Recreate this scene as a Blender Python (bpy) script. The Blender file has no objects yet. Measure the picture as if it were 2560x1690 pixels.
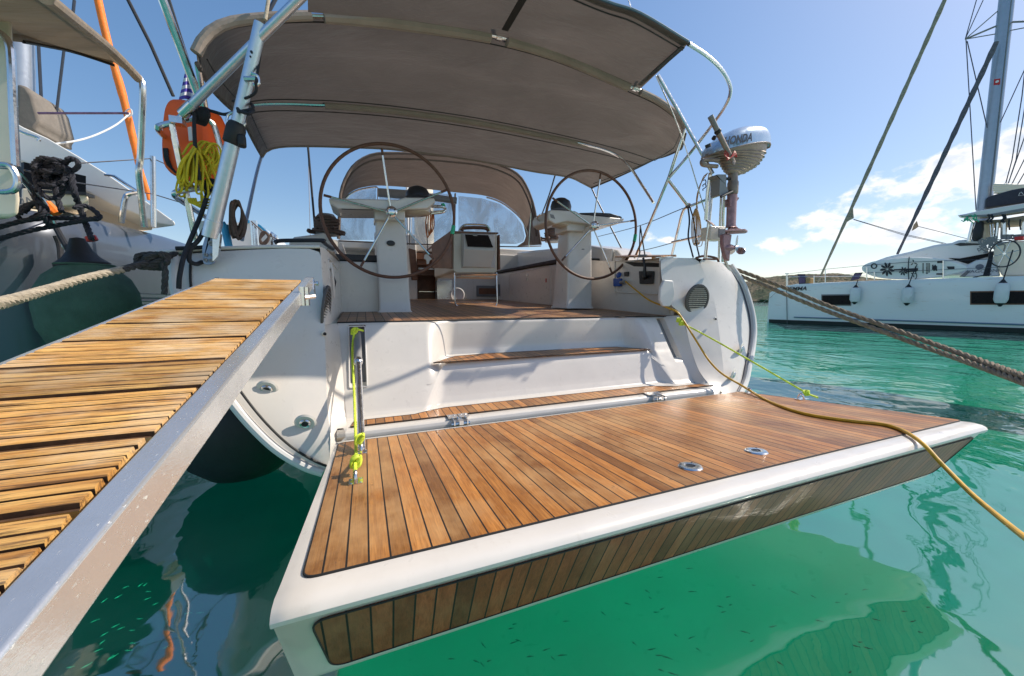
import bpy, bmesh, math, random
from mathutils import Vector as V, noise as mnoise
random.seed(7)
R = math.radians
C = bpy.context.scene.collection
sc = bpy.context.scene
# ------------------------------------------------------------ camera
F = 934.0; HY = 752.0; CX, CY = 1280.0, 845.0; ZC = 1.1
PT = math.atan((CY-HY)/F); YAW = R(21.57)
cam = bpy.data.cameras.new('camera'); co = bpy.data.objects.new('camera', cam); C.objects.link(co)
cam.sensor_width = 36; cam.lens = 36*F/2560; cam.clip_start = .02; cam.clip_end = 6000
co.location = (0, 0, ZC); co.rotation_euler = (math.pi/2-PT, 0, -YAW)
sc.camera = co
# ------------------------------------------------------------ world, sun, exposure
SUN_EL, SUN_AZ = R(43), R(94)          # azimuth clockwise from +Y
w = bpy.data.worlds.new("World"); sc.world = w; w.use_nodes = True
sc.view_settings.view_transform = 'Standard'; sc.view_settings.look = 'None'
sc.view_settings.exposure = .62; sc.view_settings.gamma = 1
sd = V((math.sin(SUN_AZ)*math.cos(SUN_EL), math.cos(SUN_AZ)*math.cos(SUN_EL), math.sin(SUN_EL)))
sl = bpy.data.lights.new('sun', 'SUN'); sl.energy = 3.5; sl.angle = R(.5); sl.color = (1, .91, .79)
so = bpy.data.objects.new('sun', sl); C.objects.link(so); so.rotation_euler = sd.to_track_quat('Z', 'Y').to_euler()

def ray(px, py):
    x = (px-CX)/F; y = -(py-CY)/F
    fw = math.cos(PT)+y*math.sin(PT); up = -math.sin(PT)+y*math.cos(PT)
    return V((x*math.cos(YAW)+fw*math.sin(YAW), -x*math.sin(YAW)+fw*math.cos(YAW), up))
def P(px, py, x=None, y=None, z=None):
    """point of the place seen at (px,py) of the photograph on the plane x=, y= or z="""
    r = ray(px, py)
    t = x/r.x if x is not None else y/r.y if y is not None else (z-ZC)/r.z
    return V((r.x*t, r.y*t, ZC+r.z*t))
def PY(pts, y): return [P(a, b, y=y) for a, b in pts]

wn = w.node_tree.nodes; wl = w.node_tree.links
def WN(t, **k):
    n = wn.new(t)
    for a, b in k.items(): setattr(n, a, b)
    return n
def wmath(op, a, b=None, c=None, clamp=False):
    n = WN('ShaderNodeMath', operation=op, use_clamp=clamp)
    for i, v in enumerate((a, b, c)):
        if v is None: continue
        if isinstance(v, (int, float)): n.inputs[i].default_value = v
        else: wl.new(v, n.inputs[i])
    return n.outputs[0]
sky = WN('ShaderNodeTexSky', sky_type='NISHITA', sun_disc=False, sun_elevation=SUN_EL, sun_rotation=SUN_AZ,
         air_density=1.0, dust_density=.6, ozone_density=1.6)
hsv = WN('ShaderNodeHueSaturation'); hsv.inputs['Saturation'].default_value = 1.44; hsv.inputs['Value'].default_value = 1.58
gm = WN('ShaderNodeGamma'); gm.inputs[1].default_value = .68; wl.new(sky.outputs[0], gm.inputs[0]); tint = WN('ShaderNodeMix', data_type='RGBA', blend_type='MULTIPLY'); tint.inputs[0].default_value = 1; tint.inputs[7].default_value = (1.02, 1.0, 1.02, 1); wl.new(gm.outputs[0], tint.inputs[6]); wl.new(tint.outputs[2], hsv.inputs['Color'])
tc = WN('ShaderNodeTexCoord'); sep = WN('ShaderNodeSeparateXYZ'); wl.new(tc.outputs['Generated'], sep.inputs[0])
az = wmath('ARCTAN2', sep.outputs[0], sep.outputs[1]); el = wmath('ARCSINE', sep.outputs[2])
def cloud_noise(scale, sq):
    mp = WN('ShaderNodeMapping'); mp.inputs['Scale'].default_value = (1, 1, sq); wl.new(tc.outputs['Generated'], mp.inputs[0])
    nz = WN('ShaderNodeTexNoise'); nz.inputs['Scale'].default_value = scale; nz.inputs['Detail'].default_value = 9
    nz.inputs['Roughness'].default_value = .58; wl.new(mp.outputs[0], nz.inputs[0]); return nz.outputs[0]
cn = cloud_noise(9, 1.7); cn2 = cloud_noise(22, 1.6)
def azel(px, py):
    r = ray(px, py).normalized(); return math.atan2(r.x, r.y), math.asin(r.z)
dens = None
for (px, py, rx, ry) in [(2200, 545, 260, 85), (2330, 470, 200, 85), (2500, 480, 210, 130), (2560, 390, 90, 80), (2040, 545, 70, 40), (1935, 610, 62, 26),
                         (2025, 588, 34, 14), (2000, 567, 28, 15), (2090, 583, 24, 10), (1610, 590, 40, 22), (1665, 598, 32, 9), (2700, 480, 240, 160)]:
    a0, e0 = azel(px, py); a1, _ = azel(px+rx, py); _, e1 = azel(px, py-ry)
    da = wmath('DIVIDE', wmath('SUBTRACT', az, a0), abs(a1-a0)); de = wmath('DIVIDE', wmath('SUBTRACT', el, e0), abs(e1-e0))
    d = wmath('SUBTRACT', 1, wmath('ADD', wmath('MULTIPLY', da, da), wmath('MULTIPLY', de, de)))
    d = wmath('MAXIMUM', d, -3)
    dens = d if dens is None else wmath('MAXIMUM', dens, d)
dn = wmath('ADD', dens, wmath('MULTIPLY', wmath('SUBTRACT', cn, .53), 6.5))
dn = wmath('ADD', dn, wmath('MULTIPLY', wmath('SUBTRACT', cn2, .5), 3.0))
def wsmooth(x, lo, hi, tmin=0, tmax=1):
    n = WN('ShaderNodeMapRange', interpolation_type='SMOOTHSTEP'); wl.new(x, n.inputs[0])
    for i, v in zip((1, 2, 3, 4), (lo, hi, tmin, tmax)): n.inputs[i].default_value = v
    return n.outputs[0]
cm = wsmooth(dn, -.1, 1.0)
core = wsmooth(dn, .5, 1.9)
cc = WN('ShaderNodeMix', data_type='RGBA'); wl.new(core, cc.inputs[0])
cc.inputs[6].default_value = (7.6, 7.35, 7.1, 1); cc.inputs[7].default_value = (4.7, 5.2, 6.0, 1)
mx = WN('ShaderNodeMix', data_type='RGBA'); wl.new(wmath('MULTIPLY', cm, .93), mx.inputs[0]); wl.new(hsv.outputs[0], mx.inputs[6]); wl.new(cc.outputs[2], mx.inputs[7])
bg = wn['Background']; wl.new(mx.outputs[2], bg.inputs[0]); bg.inputs[1].default_value = .105

# ------------------------------------------------------------ materials
def newmat(name):
    m = bpy.data.materials.new(name); m.use_nodes = True
    nt = m.node_tree; return m, nt.nodes, nt.links, nt.nodes['Principled BSDF']
class NT:
    def __init__(s, m): s.n = m.node_tree.nodes; s.l = m.node_tree.links
    def N(s, t, **k):
        n = s.n.new(t)
        for a, b in k.items(): setattr(n, a, b)
        return n
    def m(s, op, a, b=None, c=None, clamp=False):
        n = s.N('ShaderNodeMath', operation=op, use_clamp=clamp)
        for i, v in enumerate((a, b, c)):
            if v is None: continue
            if isinstance(v, (int, float)): n.inputs[i].default_value = v
            else: s.l.new(v, n.inputs[i])
        return n.outputs[0]
    def pos(s): return s.N('ShaderNodeNewGeometry').outputs['Position']
    def noise(s, vec, scale, det=4, rough=.5, sc3=(1, 1, 1), dist=0):
        mp = s.N('ShaderNodeMapping'); mp.inputs['Scale'].default_value = sc3; s.l.new(vec, mp.inputs[0])
        n = s.N('ShaderNodeTexNoise'); n.inputs['Scale'].default_value = scale; n.inputs['Detail'].default_value = det
        n.inputs['Roughness'].default_value = rough; n.inputs['Distortion'].default_value = dist; s.l.new(mp.outputs[0], n.inputs[0]); return n.outputs[0]
    def mix(s, f, a, b, bt='MIX'):
        n = s.N('ShaderNodeMix', data_type='RGBA', blend_type=bt)
        for i, v in ((0, f), (6, a), (7, b)):
            if isinstance(v, (int, float)): n.inputs[i].default_value = v
            elif isinstance(v, tuple): n.inputs[i].default_value = v if len(v) == 4 else v+(1,)
            else: s.l.new(v, n.inputs[i])
        return n.outputs[2]
    def ramp(s, x, lo, hi, a=0, b=1):
        n = s.N('ShaderNodeMapRange'); s.l.new(x, n.inputs[0])
        for i, v in zip((1, 2, 3, 4), (lo, hi, a, b)): n.inputs[i].default_value = v
        return n.outputs[0]
    def bump(s, h, strength, dist, bs, normal=None):
        b = s.N('ShaderNodeBump'); b.inputs['Strength'].default_value = strength; b.inputs['Distance'].default_value = dist
        s.l.new(h, b.inputs['Height'])
        if normal is not None: s.l.new(normal, b.inputs['Normal'])
        if bs is not None: s.l.new(b.outputs[0], bs.inputs['Normal'])
        return b.outputs[0]
def simple(name, col, rough=.5, metal=0, var=.06, nscale=6, bump=0, bscale=60, coat=0, spec=.5, dirt=0):
    m, n, l, b = newmat(name); t = NT(m); p = t.pos()
    nz = t.noise(p, nscale, 5, .6)
    f = t.ramp(nz, .3, .7, 1-var, 1+var)
    c = t.mix(1.0, tuple(col)+(1,), f, 'MULTIPLY')
    if dirt:
        d = t.ramp(t.noise(p, 3.1, 8, .72, dist=.6), .56, .74, 0, dirt); c = t.mix(d, c, (col[0]*.45, col[1]*.38, col[2]*.3, 1))
    if name.startswith('gelcoat'):
        dr = t.noise(p, 9, 6, .7, (2.2, 2.2, .22), .3); c = t.mix(t.ramp(dr, .60, .78, 0, .30), c, (col[0]*.62, col[1]*.56, col[2]*.46, 1))
    l.new(c, b.inputs['Base Color'])
    b.inputs['Metallic'].default_value = metal
    r = t.ramp(t.noise(p, nscale*3, 4), .3, .7, max(0, rough-.06), rough+.08); l.new(r, b.inputs['Roughness'])
    b.inputs['Coat Weight'].default_value = coat; b.inputs['Coat Roughness'].default_value = .08
    b.inputs['Specular IOR Level'].default_value = spec
    if bump: t.bump(t.noise(p, bscale, 6, .6), bump, .01, b)
    return m
M = {}
M['gelcoat'] = simple('gelcoat', (.68, .635, .575), .32, coat=.5, var=.03, bump=.05, bscale=3, dirt=.10)
M['nonskid'] = simple('nonskid', (.62, .60, .57), .55, var=.04, bump=.25, bscale=420, dirt=.15)
M['gelcoat_cream'] = simple('gelcoat_cream', (.66, .59, .48), .35, coat=.4, var=.04, dirt=.12)
M['plastic_white'] = simple('plastic_white', (.68, .66, .63), .4, var=.03)
M['plastic_grey'] = simple('plastic_grey', (.23, .225, .22), .5, var=.08)
M['grille_grey'] = simple('grille_grey', (.085, .08, .076), .5, var=.08)
M['black_plastic'] = simple('black_plastic', (.02, .02, .022), .38, var=.2)
M['black_rubber'] = simple('black_rubber', (.012, .012, .013), .55, var=.2, bump=.2, bscale=200)
M['stainless'] = simple('stainless', (.76, .74, .72), .2, 1, var=.05, nscale=20)
M['aluminium'] = simple('aluminium', (.62, .68, .76), .34, .9, var=.05, nscale=30, bump=.05, bscale=300)
M['alu_rail'] = simple('alu_rail', (.66, .66, .67), .24, .95, var=.10, nscale=3, bump=.03, bscale=60, dirt=.12)
def speckled():
    m, n, l, b = newmat('weathered_aluminium'); t = NT(m); p = t.pos()
    sp = t.noise(p, 210, 3, .7, (1, .45, 1)); bl = t.noise(p, 5, 5, .6)
    c = t.mix(t.ramp(sp, .66, .72, 0, .8), (.72, .71, .70, 1), (.9, .87, .8, 1)); c = t.mix(t.ramp(bl, .5, .72, 0, .45), c, (.42, .40, .38, 1))
    l.new(c, b.inputs['Base Color']); b.inputs['Metallic'].default_value = .72
    l.new(t.m('ADD', t.ramp(bl, .3, .7, .16, .30), t.ramp(sp, .62, .72, 0, .4)), b.inputs['Roughness']); t.bump(sp, .15, .002, b); return m
M['alu_rail'] = speckled()
M['leather'] = simple('leather', (.13, .058, .033), .5, var=.25, nscale=25, bump=.3, bscale=250)
M['canvas'] = None
M['neon'] = simple('neon_rope', (.62, .75, .05), .6, var=.25, nscale=60)
M['yellow_rope'] = simple('yellow_rope', (.62, .47, .012), .65, var=.2, nscale=40)
M['yellow_cable'] = simple('yellow_cable', (.60, .33, .015), .45, var=.2, nscale=30)
M['black_rope'] = simple('black_rope', (.013, .014, .018), .7, var=.3, nscale=60, bump=.5, bscale=300)
M['navy_rope'] = simple('navy_rope', (.02, .022, .035), .75, var=.35, nscale=60, bump=.6, bscale=260)
M['brown_rope'] = simple('brown_rope', (.12, .075, .055), .75, var=.3, nscale=50, bump=.5, bscale=300)
M['tan_rope'] = simple('tan_rope', (.36, .23, .09), .7, var=.2, nscale=50)
M['orange_rope'] = simple('orange_rope', (.42, .12, .03), .7, var=.2, nscale=50)
M['mooring'] = simple('mooring_rope', (.27, .205, .14), .85, var=.35, nscale=45, bump=.6, bscale=350)
M['mooring_pale'] = simple('pale_mooring_rope', (.42, .36, .27), .85, var=.25, nscale=45, bump=.6, bscale=350)
M['mooring_dark'] = simple('dark_mooring_rope', (.05, .048, .047), .85, var=.35, nscale=45, bump=.6, bscale=350)
M['orange'] = simple('orange_cover', (.95, .12, .012), .5, var=.08, bump=.1, bscale=12)
M['orange_sail'] = simple('orange_sail', (.85, .20, .015), .6, var=.12, nscale=12, bump=.4, bscale=18)
M['beige_canvas'] = simple('beige_canvas', (.23, .20, .165), .9, var=.1, bump=.3, bscale=25)
M['sailcover'] = simple('sail_cover', (.19, .165, .14), .9, var=.15, bump=.5, bscale=10)
M['gel_beige'] = simple('neighbour_gelcoat', (.84, .72, .55), .4, coat=.3, var=.04)
M['white_paint'] = simple('white_paint', (.80, .78, .74), .35, coat=.3, var=.03)
M['green_fender'] = simple('green_cover', (.065, .12, .085), .95, var=.2, nscale=9, bump=.5, bscale=160)
M['cathull'] = None
M['fender'] = simple('white_fender', (.66, .67, .66), .5, var=.07, nscale=4, dirt=.35)
M['dark_glass'] = simple('dark_glass', (.006, .006, .008), .3, var=.1, spec=.12)
M['screen'] = simple('screen', (.01, .01, .012), .15, var=.1)
M['blue_plastic'] = simple('blue_plastic', (.01, .07, .32), .35, var=.1)
M['cyan'] = simple('cyan_plastic', (.02, .35, .62), .4, var=.1)
M['red'] = simple('red_plastic', (.55, .02, .015), .4, var=.1)
M['green_tape'] = simple('green_tape', (.03, .42, .22), .6, var=.3, nscale=80)
M['motor_low'] = simple('motor_casing', (.27, .20, .16), .42, .3, var=.2, nscale=20, bump=.2, bscale=80)
M['motor_leg'] = simple('motor_leg', (.30, .16, .165), .4, .3, var=.25, nscale=25, bump=.2, bscale=80)
M['motor_cowl'] = simple('motor_cowl', (.42, .53, .66), .25, .35, var=.05, coat=.8)
M['cushion'] = simple('cushion', (.045, .04, .04), .7, var=.1, bump=.2, bscale=60)
M['caulk'] = simple('caulk', (.013, .012, .011), .6, var=.2)
M['mast'] = simple('mast_paint', (.36, .40, .47), .38, .5, var=.05)
M['navy_cover'] = simple('navy_cover', (.035, .038, .052), .8, var=.15, bump=.3, bscale=12)
M['forestay_tan'] = simple('forestay_tan', (.30, .27, .20), .9, var=.3, nscale=10, bump=.4, bscale=20)
M['forestay_grey'] = simple('forestay_grey', (.115, .11, .13), .9, var=.3, nscale=10, bump=.4, bscale=20)
M['wire'] = simple('wire', (.10, .10, .11), .4, .7, var=.1)
M['wood_dark'] = simple('dark_wood', (.17, .068, .03), .4, var=.3, nscale=8)
M['print'] = simple('board_print', (.03, .03, .035), .6, var=.2)
M['print_grey'] = simple('lettering_grey', (.16, .17, .2), .5, var=.1)
M['purple'] = simple('placard', (.10, .06, .13), .5, var=.5, nscale=9)
M['fish_dark'] = simple('fish_dark', (.004, .016, .012), .5, var=.2)
M['fish_pale'] = simple('fish_pale', (.35, .62, .42), .4, var=.1)
M['flag_white'] = simple('flag_white', (.75, .74, .78), .8, var=.05)
M['flag_blue'] = simple('flag_blue', (.10, .07, .42), .8, var=.1)
M['smoked'] = simple('grey_panel', (.17, .17, .18), .35, var=.1)
M['blue_band'] = simple('blue_band', (.13, .19, .25), .4, var=.05)
M['alu_dirty'] = simple('plate_blue_grey', (.26, .33, .46), .4, .6, var=.15, nscale=40)

def canvas(name, c1, transl):
    m, n, l, b = newmat(name); t = NT(m); p = t.pos()
    f = t.ramp(t.noise(p, 1.4, 6, .62, (1, 1.6, 1), .8), .3, .7, .84, 1.16); c = t.mix(1.0, c1+(1,), f, 'MULTIPLY')
    weave = t.noise(p, 700, 2)
    c = t.mix(.25, c, weave, 'MULTIPLY')
    l.new(c, b.inputs['Base Color']); b.inputs['Roughness'].default_value = .75; b.inputs['Specular IOR Level'].default_value = .25
    b.inputs['Sheen Weight'].default_value = .15
    wr = t.noise(p, 2.2, 4, .55, (1, 2.4, 1), .5)
    t.bump(wr, .8, .07, b)
    tr = t.N('ShaderNodeBsdfTranslucent'); l.new(c, tr.inputs[0])
    ms = t.N('ShaderNodeMixShader'); ms.inputs[0].default_value = transl
    l.new(b.outputs[0], ms.inputs[1]); l.new(tr.outputs[0], ms.inputs[2]); l.new(ms.outputs[0], n['Material Output'].inputs[0])
    return m
M['beige_canvas'] = canvas('beige_canvas', (.50, .41, .31), .5)
M['sleeve'] = simple('sleeve_canvas', (.30, .24, .20), .85, var=.12, bump=.3, bscale=30)
M['canvas'] = canvas('taupe_canvas', (.152, .124, .106), .38)
M['canvas_hood'] = canvas('sprayhood_canvas', (.24, .18, .145), .25)

def teak(name, pitch, off, base=(.39, .16, .036), cross=False, dark=1.0, glossy=.33, spec=.45):
    """teak laid deck: plank tint per strip, grain along Y, black caulked seams every pitch"""
    m, n, l, b = newmat(name); t = NT(m); p = t.pos()
    s = t.N('ShaderNodeSeparateXYZ'); l.new(p, s.inputs[0])
    u = t.m('DIVIDE', t.m('SUBTRACT', s.outputs[0], off), pitch)
    fr = t.m('FRACT', u); idx = t.m('FLOOR', u)
    wnz = t.N('ShaderNodeTexWhiteNoise', noise_dimensions='1D'); l.new(idx, wnz.inputs['W'])
    seam = t.m('LESS_THAN', t.m('MINIMUM', fr, t.m('SUBTRACT', 1, fr)), .047)
    cmb = t.N('ShaderNodeCombineXYZ'); l.new(t.m('ADD', s.outputs[0], t.m('MULTIPLY', wnz.outputs[0], 7)), cmb.inputs[0])
    l.new(t.m('ADD', s.outputs[1], t.m('MULTIPLY', wnz.outputs[0], 13)), cmb.inputs[1]); l.new(s.outputs[2], cmb.inputs[2])
    g1 = t.noise(cmb.outputs[0], 9, 6, .6, (6, .5, 1), 1.1)
    g2 = t.noise(cmb.outputs[0], 60, 5, .65, (6, .22, 1))
    blot = t.noise(p, 3.0, 6, .65, (1.2, .8, 1))
    c = t.mix(t.ramp(g1, .35, .66), (base[0]*.74*dark, base[1]*.66*dark, base[2]*.58*dark, 1), (base[0]*1.2*dark, base[1]*1.22*dark, base[2]*1.25*dark, 1))
    c = t.mix(t.ramp(g2, .45, .66, 0, .7), c, (base[0]*.5*dark, base[1]*.42*dark, base[2]*.35*dark, 1))
    c = t.mix(1.0, c, t.ramp(wnz.outputs[0], 0, 1, .60, 1.38), 'MULTIPLY')
    c = t.mix(t.ramp(blot, .46, .66, 0, .5), c, (.60*dark, .37*dark, .17*dark, 1))
    sp = t.noise(p, 23, 4, .7); c = t.mix(t.ramp(sp, .66, .72, 0, .5), c, (.11*dark, .055*dark, .03*dark, 1))
    if cross:
        fy = t.m('FRACT', t.m('DIVIDE', s.outputs[1], cross)); seam = t.m('MAXIMUM', seam, t.m('LESS_THAN', fy, .045))
    c = t.mix(seam, c, (.012, .011, .01, 1)); l.new(c, b.inputs['Base Color'])
    l.new(t.m('ADD', t.ramp(blot, .3, .7, glossy, glossy+.16), t.m('MULTIPLY', seam, .1)), b.inputs['Roughness'])
    b.inputs['Specular IOR Level'].default_value = spec
    h = t.m('SUBTRACT', t.m('MULTIPLY', g2, .35), seam)
    t.bump(h, .45, .003, b)
    return m
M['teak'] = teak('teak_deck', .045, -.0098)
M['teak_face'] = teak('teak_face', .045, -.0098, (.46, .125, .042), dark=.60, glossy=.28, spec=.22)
M['teak_cockpit'] = teak('teak_cockpit', .055, .01, (.34, .17, .08), cross=.19)
def plankmat():
    m, n, l, b = newmat('weathered_plank'); t = NT(m); p = t.pos(); oi = t.N('ShaderNodeObjectInfo')
    g1 = t.noise(p, 5, 7, .65, (.6, 7, 2), 1.0); g2 = t.noise(p, 40, 6, .7, (.25, 8, 4), .4); bl = t.noise(p, 7, 5, .6)
    c = t.mix(t.ramp(g1, .34, .66), (.46, .19, .035, 1), (.92, .54, .16, 1))
    c = t.mix(t.ramp(g2, .50, .60, 0, .85), c, (.13, .06, .022, 1))
    c = t.mix(t.ramp(bl, .46, .66, 0, .6), c, (.78, .60, .38, 1))
    c = t.mix(1.0, c, t.ramp(oi.outputs['Random'], 0, 1, .74, 1.2), 'MULTIPLY')
    s = t.N('ShaderNodeSeparateXYZ'); l.new(p, s.inputs[0])
    l.new(c, b.inputs['Base Color']); b.inputs['Roughness'].default_value = .62
    t.bump(g2, .6, .004, b); return m
M['plank'] = plankmat()
M['plank_groove'] = simple('groove_brown', (.10, .048, .02), .8, var=.5, nscale=50)  # darker brown for the groove faces between the slat ridges
def hullgrey():
    m, n, l, b = newmat('grey_hull'); t = NT(m); p = t.pos()
    c = t.mix(t.ramp(t.noise(p, 1.2, 5, .6), .3, .7), (.07, .082, .105, 1), (.10, .115, .145, 1))
    l.new(c, b.inputs['Base Color']); b.inputs['Metallic'].default_value = .25
    b.inputs['Roughness'].default_value = .3; b.inputs['Coat Weight'].default_value = .5
    t.bump(t.noise(p, .8, 2), .1, .05, b); return m
M['greyhull'] = hullgrey()
def cathull():
    m, n, l, b = newmat('white_hull'); t = NT(m); p = t.pos()
    s = t.N('ShaderNodeSeparateXYZ'); l.new(p, s.inputs[0])
    st = t.m('MULTIPLY', t.ramp(t.noise(p, 2.2, 7, .7, (1, 1, 5), .5), .60, .72, 0, .75), t.ramp(s.outputs[2], .5, .9, .25, 1))
    c = t.mix(st, (.74, .75, .73, 1), (.42, .28, .15, 1)); l.new(c, b.inputs['Base Color'])
    b.inputs['Roughness'].default_value = .3; b.inputs['Coat Weight'].default_value = .3; return m
M['cathull'] = cathull()
def watermat():
    m, n, l, b = newmat('harbour_water'); t = NT(m); p = t.pos()
    dist = t.N('ShaderNodeVectorMath', operation='LENGTH'); l.new(p, dist.inputs[0]); d = dist.outputs['Value']
    n1 = t.noise(p, .9, 3, .5, (1, 1, 1), .8); n2 = t.noise(p, 3.4, 3, .5, (1, 1, 1), .9); n3 = t.noise(p, .35, 3, .5)
    far = t.ramp(d, 3.0, 16, 0, 1)
    h = t.m('ADD', t.m('MULTIPLY', n1, t.m('ADD', .34, t.m('MULTIPLY', far, .9))), t.m('MULTIPLY', n2, t.m('MULTIPLY', far, .34)))
    h = t.m('ADD', h, t.m('MULTIPLY', n3, .8))
    h = t.m('ADD', h, t.m('MULTIPLY', n2, .015))
    bn = t.bump(h, 1.0, .075, None)
    cl = t.noise(p, .5, 4, .55, (1, 1, 1), .5)
    col = t.mix(t.ramp(cl, .35, .65), (.0, .085, .06, 1), (.003, .12, .085, 1))
    df = t.N('ShaderNodeBsdfDiffuse'); l.new(col, df.inputs[0])
    tr = t.N('ShaderNodeBsdfTransparent'); tr.inputs[0].default_value = (.15, .95, .80, 1)
    m1 = t.N('ShaderNodeMixShader'); m1.inputs[0].default_value = .86; l.new(df.outputs[0], m1.inputs[1]); l.new(tr.outputs[0], m1.inputs[2])
    gl = t.N('ShaderNodeBsdfGlossy'); gl.inputs['Roughness'].default_value = .035; l.new(bn, gl.inputs['Normal'])
    fr = t.N('ShaderNodeFresnel'); fr.inputs['IOR'].default_value = 4.0; l.new(bn, fr.inputs['Normal'])
    bf = t.N('ShaderNodeNewGeometry').outputs['Backfacing']; m2 = t.N('ShaderNodeMixShader'); l.new(t.m('MULTIPLY', fr.outputs[0], t.m('SUBTRACT', 1, bf)), m2.inputs[0]); l.new(m1.outputs[0], m2.inputs[1]); l.new(gl.outputs[0], m2.inputs[2])
    l.new(m2.outputs[0], n['Material Output'].inputs[0]); return m
M['water'] = watermat()
M['seabed'] = simple('seabed', (.004, .26, .165), .9, var=.12, nscale=.6)
def glassmat(name, tint, haze):
    m, n, l, b = newmat(name); t = NT(m); p = t.pos()
    tr = t.N('ShaderNodeBsdfTransparent'); tr.inputs[0].default_value = tint+(1,)
    df = t.N('ShaderNodeBsdfPrincipled'); df.inputs['Base Color'].default_value = (.6, .63, .66, 1); df.inputs['Roughness'].default_value = .12
    f = t.ramp(t.noise(p, 2.6, 6, .65, (1, 1, .6), 1.2), .4, .7, haze*.35, haze)
    ms = t.N('ShaderNodeMixShader'); l.new(f, ms.inputs[0]); l.new(tr.outputs[0], ms.inputs[1]); l.new(df.outputs[0], ms.inputs[2])
    l.new(ms.outputs[0], n['Material Output'].inputs[0]); return m
M['vinyl'] = glassmat('clear_vinyl', (.93, .95, .97), .55)
def hillmat():
    m, n, l, b = newmat('scrub_hill'); t = NT(m); p = t.pos()
    s = t.N('ShaderNodeSeparateXYZ'); l.new(p, s.inputs[0])
    a = t.noise(p, .05, 8, .7); a2 = t.noise(p, .22, 6, .7)
    c = t.mix(t.ramp(a, .44, .56), (.045, .062, .036, 1), (.19, .15, .10, 1)); c = t.mix(t.ramp(a2, .5, .62, 0, .8), c, (.035, .052, .032, 1))
    l.new(c, b.inputs['Base Color']); b.inputs['Roughness'].default_value = 1; b.inputs['Specular IOR Level'].default_value = .1
    return m
M['hill'] = hillmat()

# ------------------------------------------------------------ mesh helpers
BASE = {}
SPLIT = {'spokes': 'spoke', 'spoke_sleeves': 'spoke_sleeve', 'table_legs': 'table_leg', 'bow_tube': 'bow_tube', 'hood_bow': 'hood_bow', 'seam': 'seam', 'halyards': 'halyard',
         'shrouds': 'shroud', 'stanchions': 'stanchion', 'stanchion': 'stanchion', 'bimini_posts': 'bimini_post', 'rigging': 'rigging_wire', 'spreader': 'spreader', 'lifelines': 'lifeline',
         'handrail': 'handrail', 'waterline_band': 'waterline_band', 'guard_wires': 'guard_wire', 'sheets': 'sheet', 'roof_rail': 'roof_rail', 'end_caps': 'end_cap', 'awning_hem': 'awning_hem',
         'table_leaf': 'table_leaf', 'washboard': 'washboard', 'grab_rail': 'grab_rail', 'knobs': 'knob', 'bolts': 'bolt', 'bulkhead': 'bulkhead_panel', 'whipping': 'whipping', 'cross_member': 'cross_member',
         'snap_hooks': 'snap_hook', 'straps': 'strap', 'tie_line': 'tie_line', 'folded_sail': 'sail_fold', 'clamp_screws': 'clamp_screw', 'lanyard': 'lanyard', 'hinge': 'hinge_piece'}
def spline(pts, n=6, closed=False):
    pts = [V(p) for p in pts]; k = len(pts)
    if k < 3: return pts
    out = []
    rng = range(k) if closed else range(k-1)
    for i in rng:
        p0 = pts[(i-1) % k] if closed or i > 0 else pts[0]*2-pts[1]
        p1 = pts[i]; p2 = pts[(i+1) % k]
        p3 = pts[(i+2) % k] if closed or i+2 < k else pts[-1]*2-pts[-2]
        for j in range(n):
            t = j/n; out.append(.5*((2*p1)+(p2-p0)*t+(2*p0-5*p1+4*p2-p3)*t*t+(3*p1-p0-3*p2+p3)*t**3))
    if not closed: out.append(pts[-1])
    return out
def onward(a, c, k): return V(c)+(V(c)-V(a))*k
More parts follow.
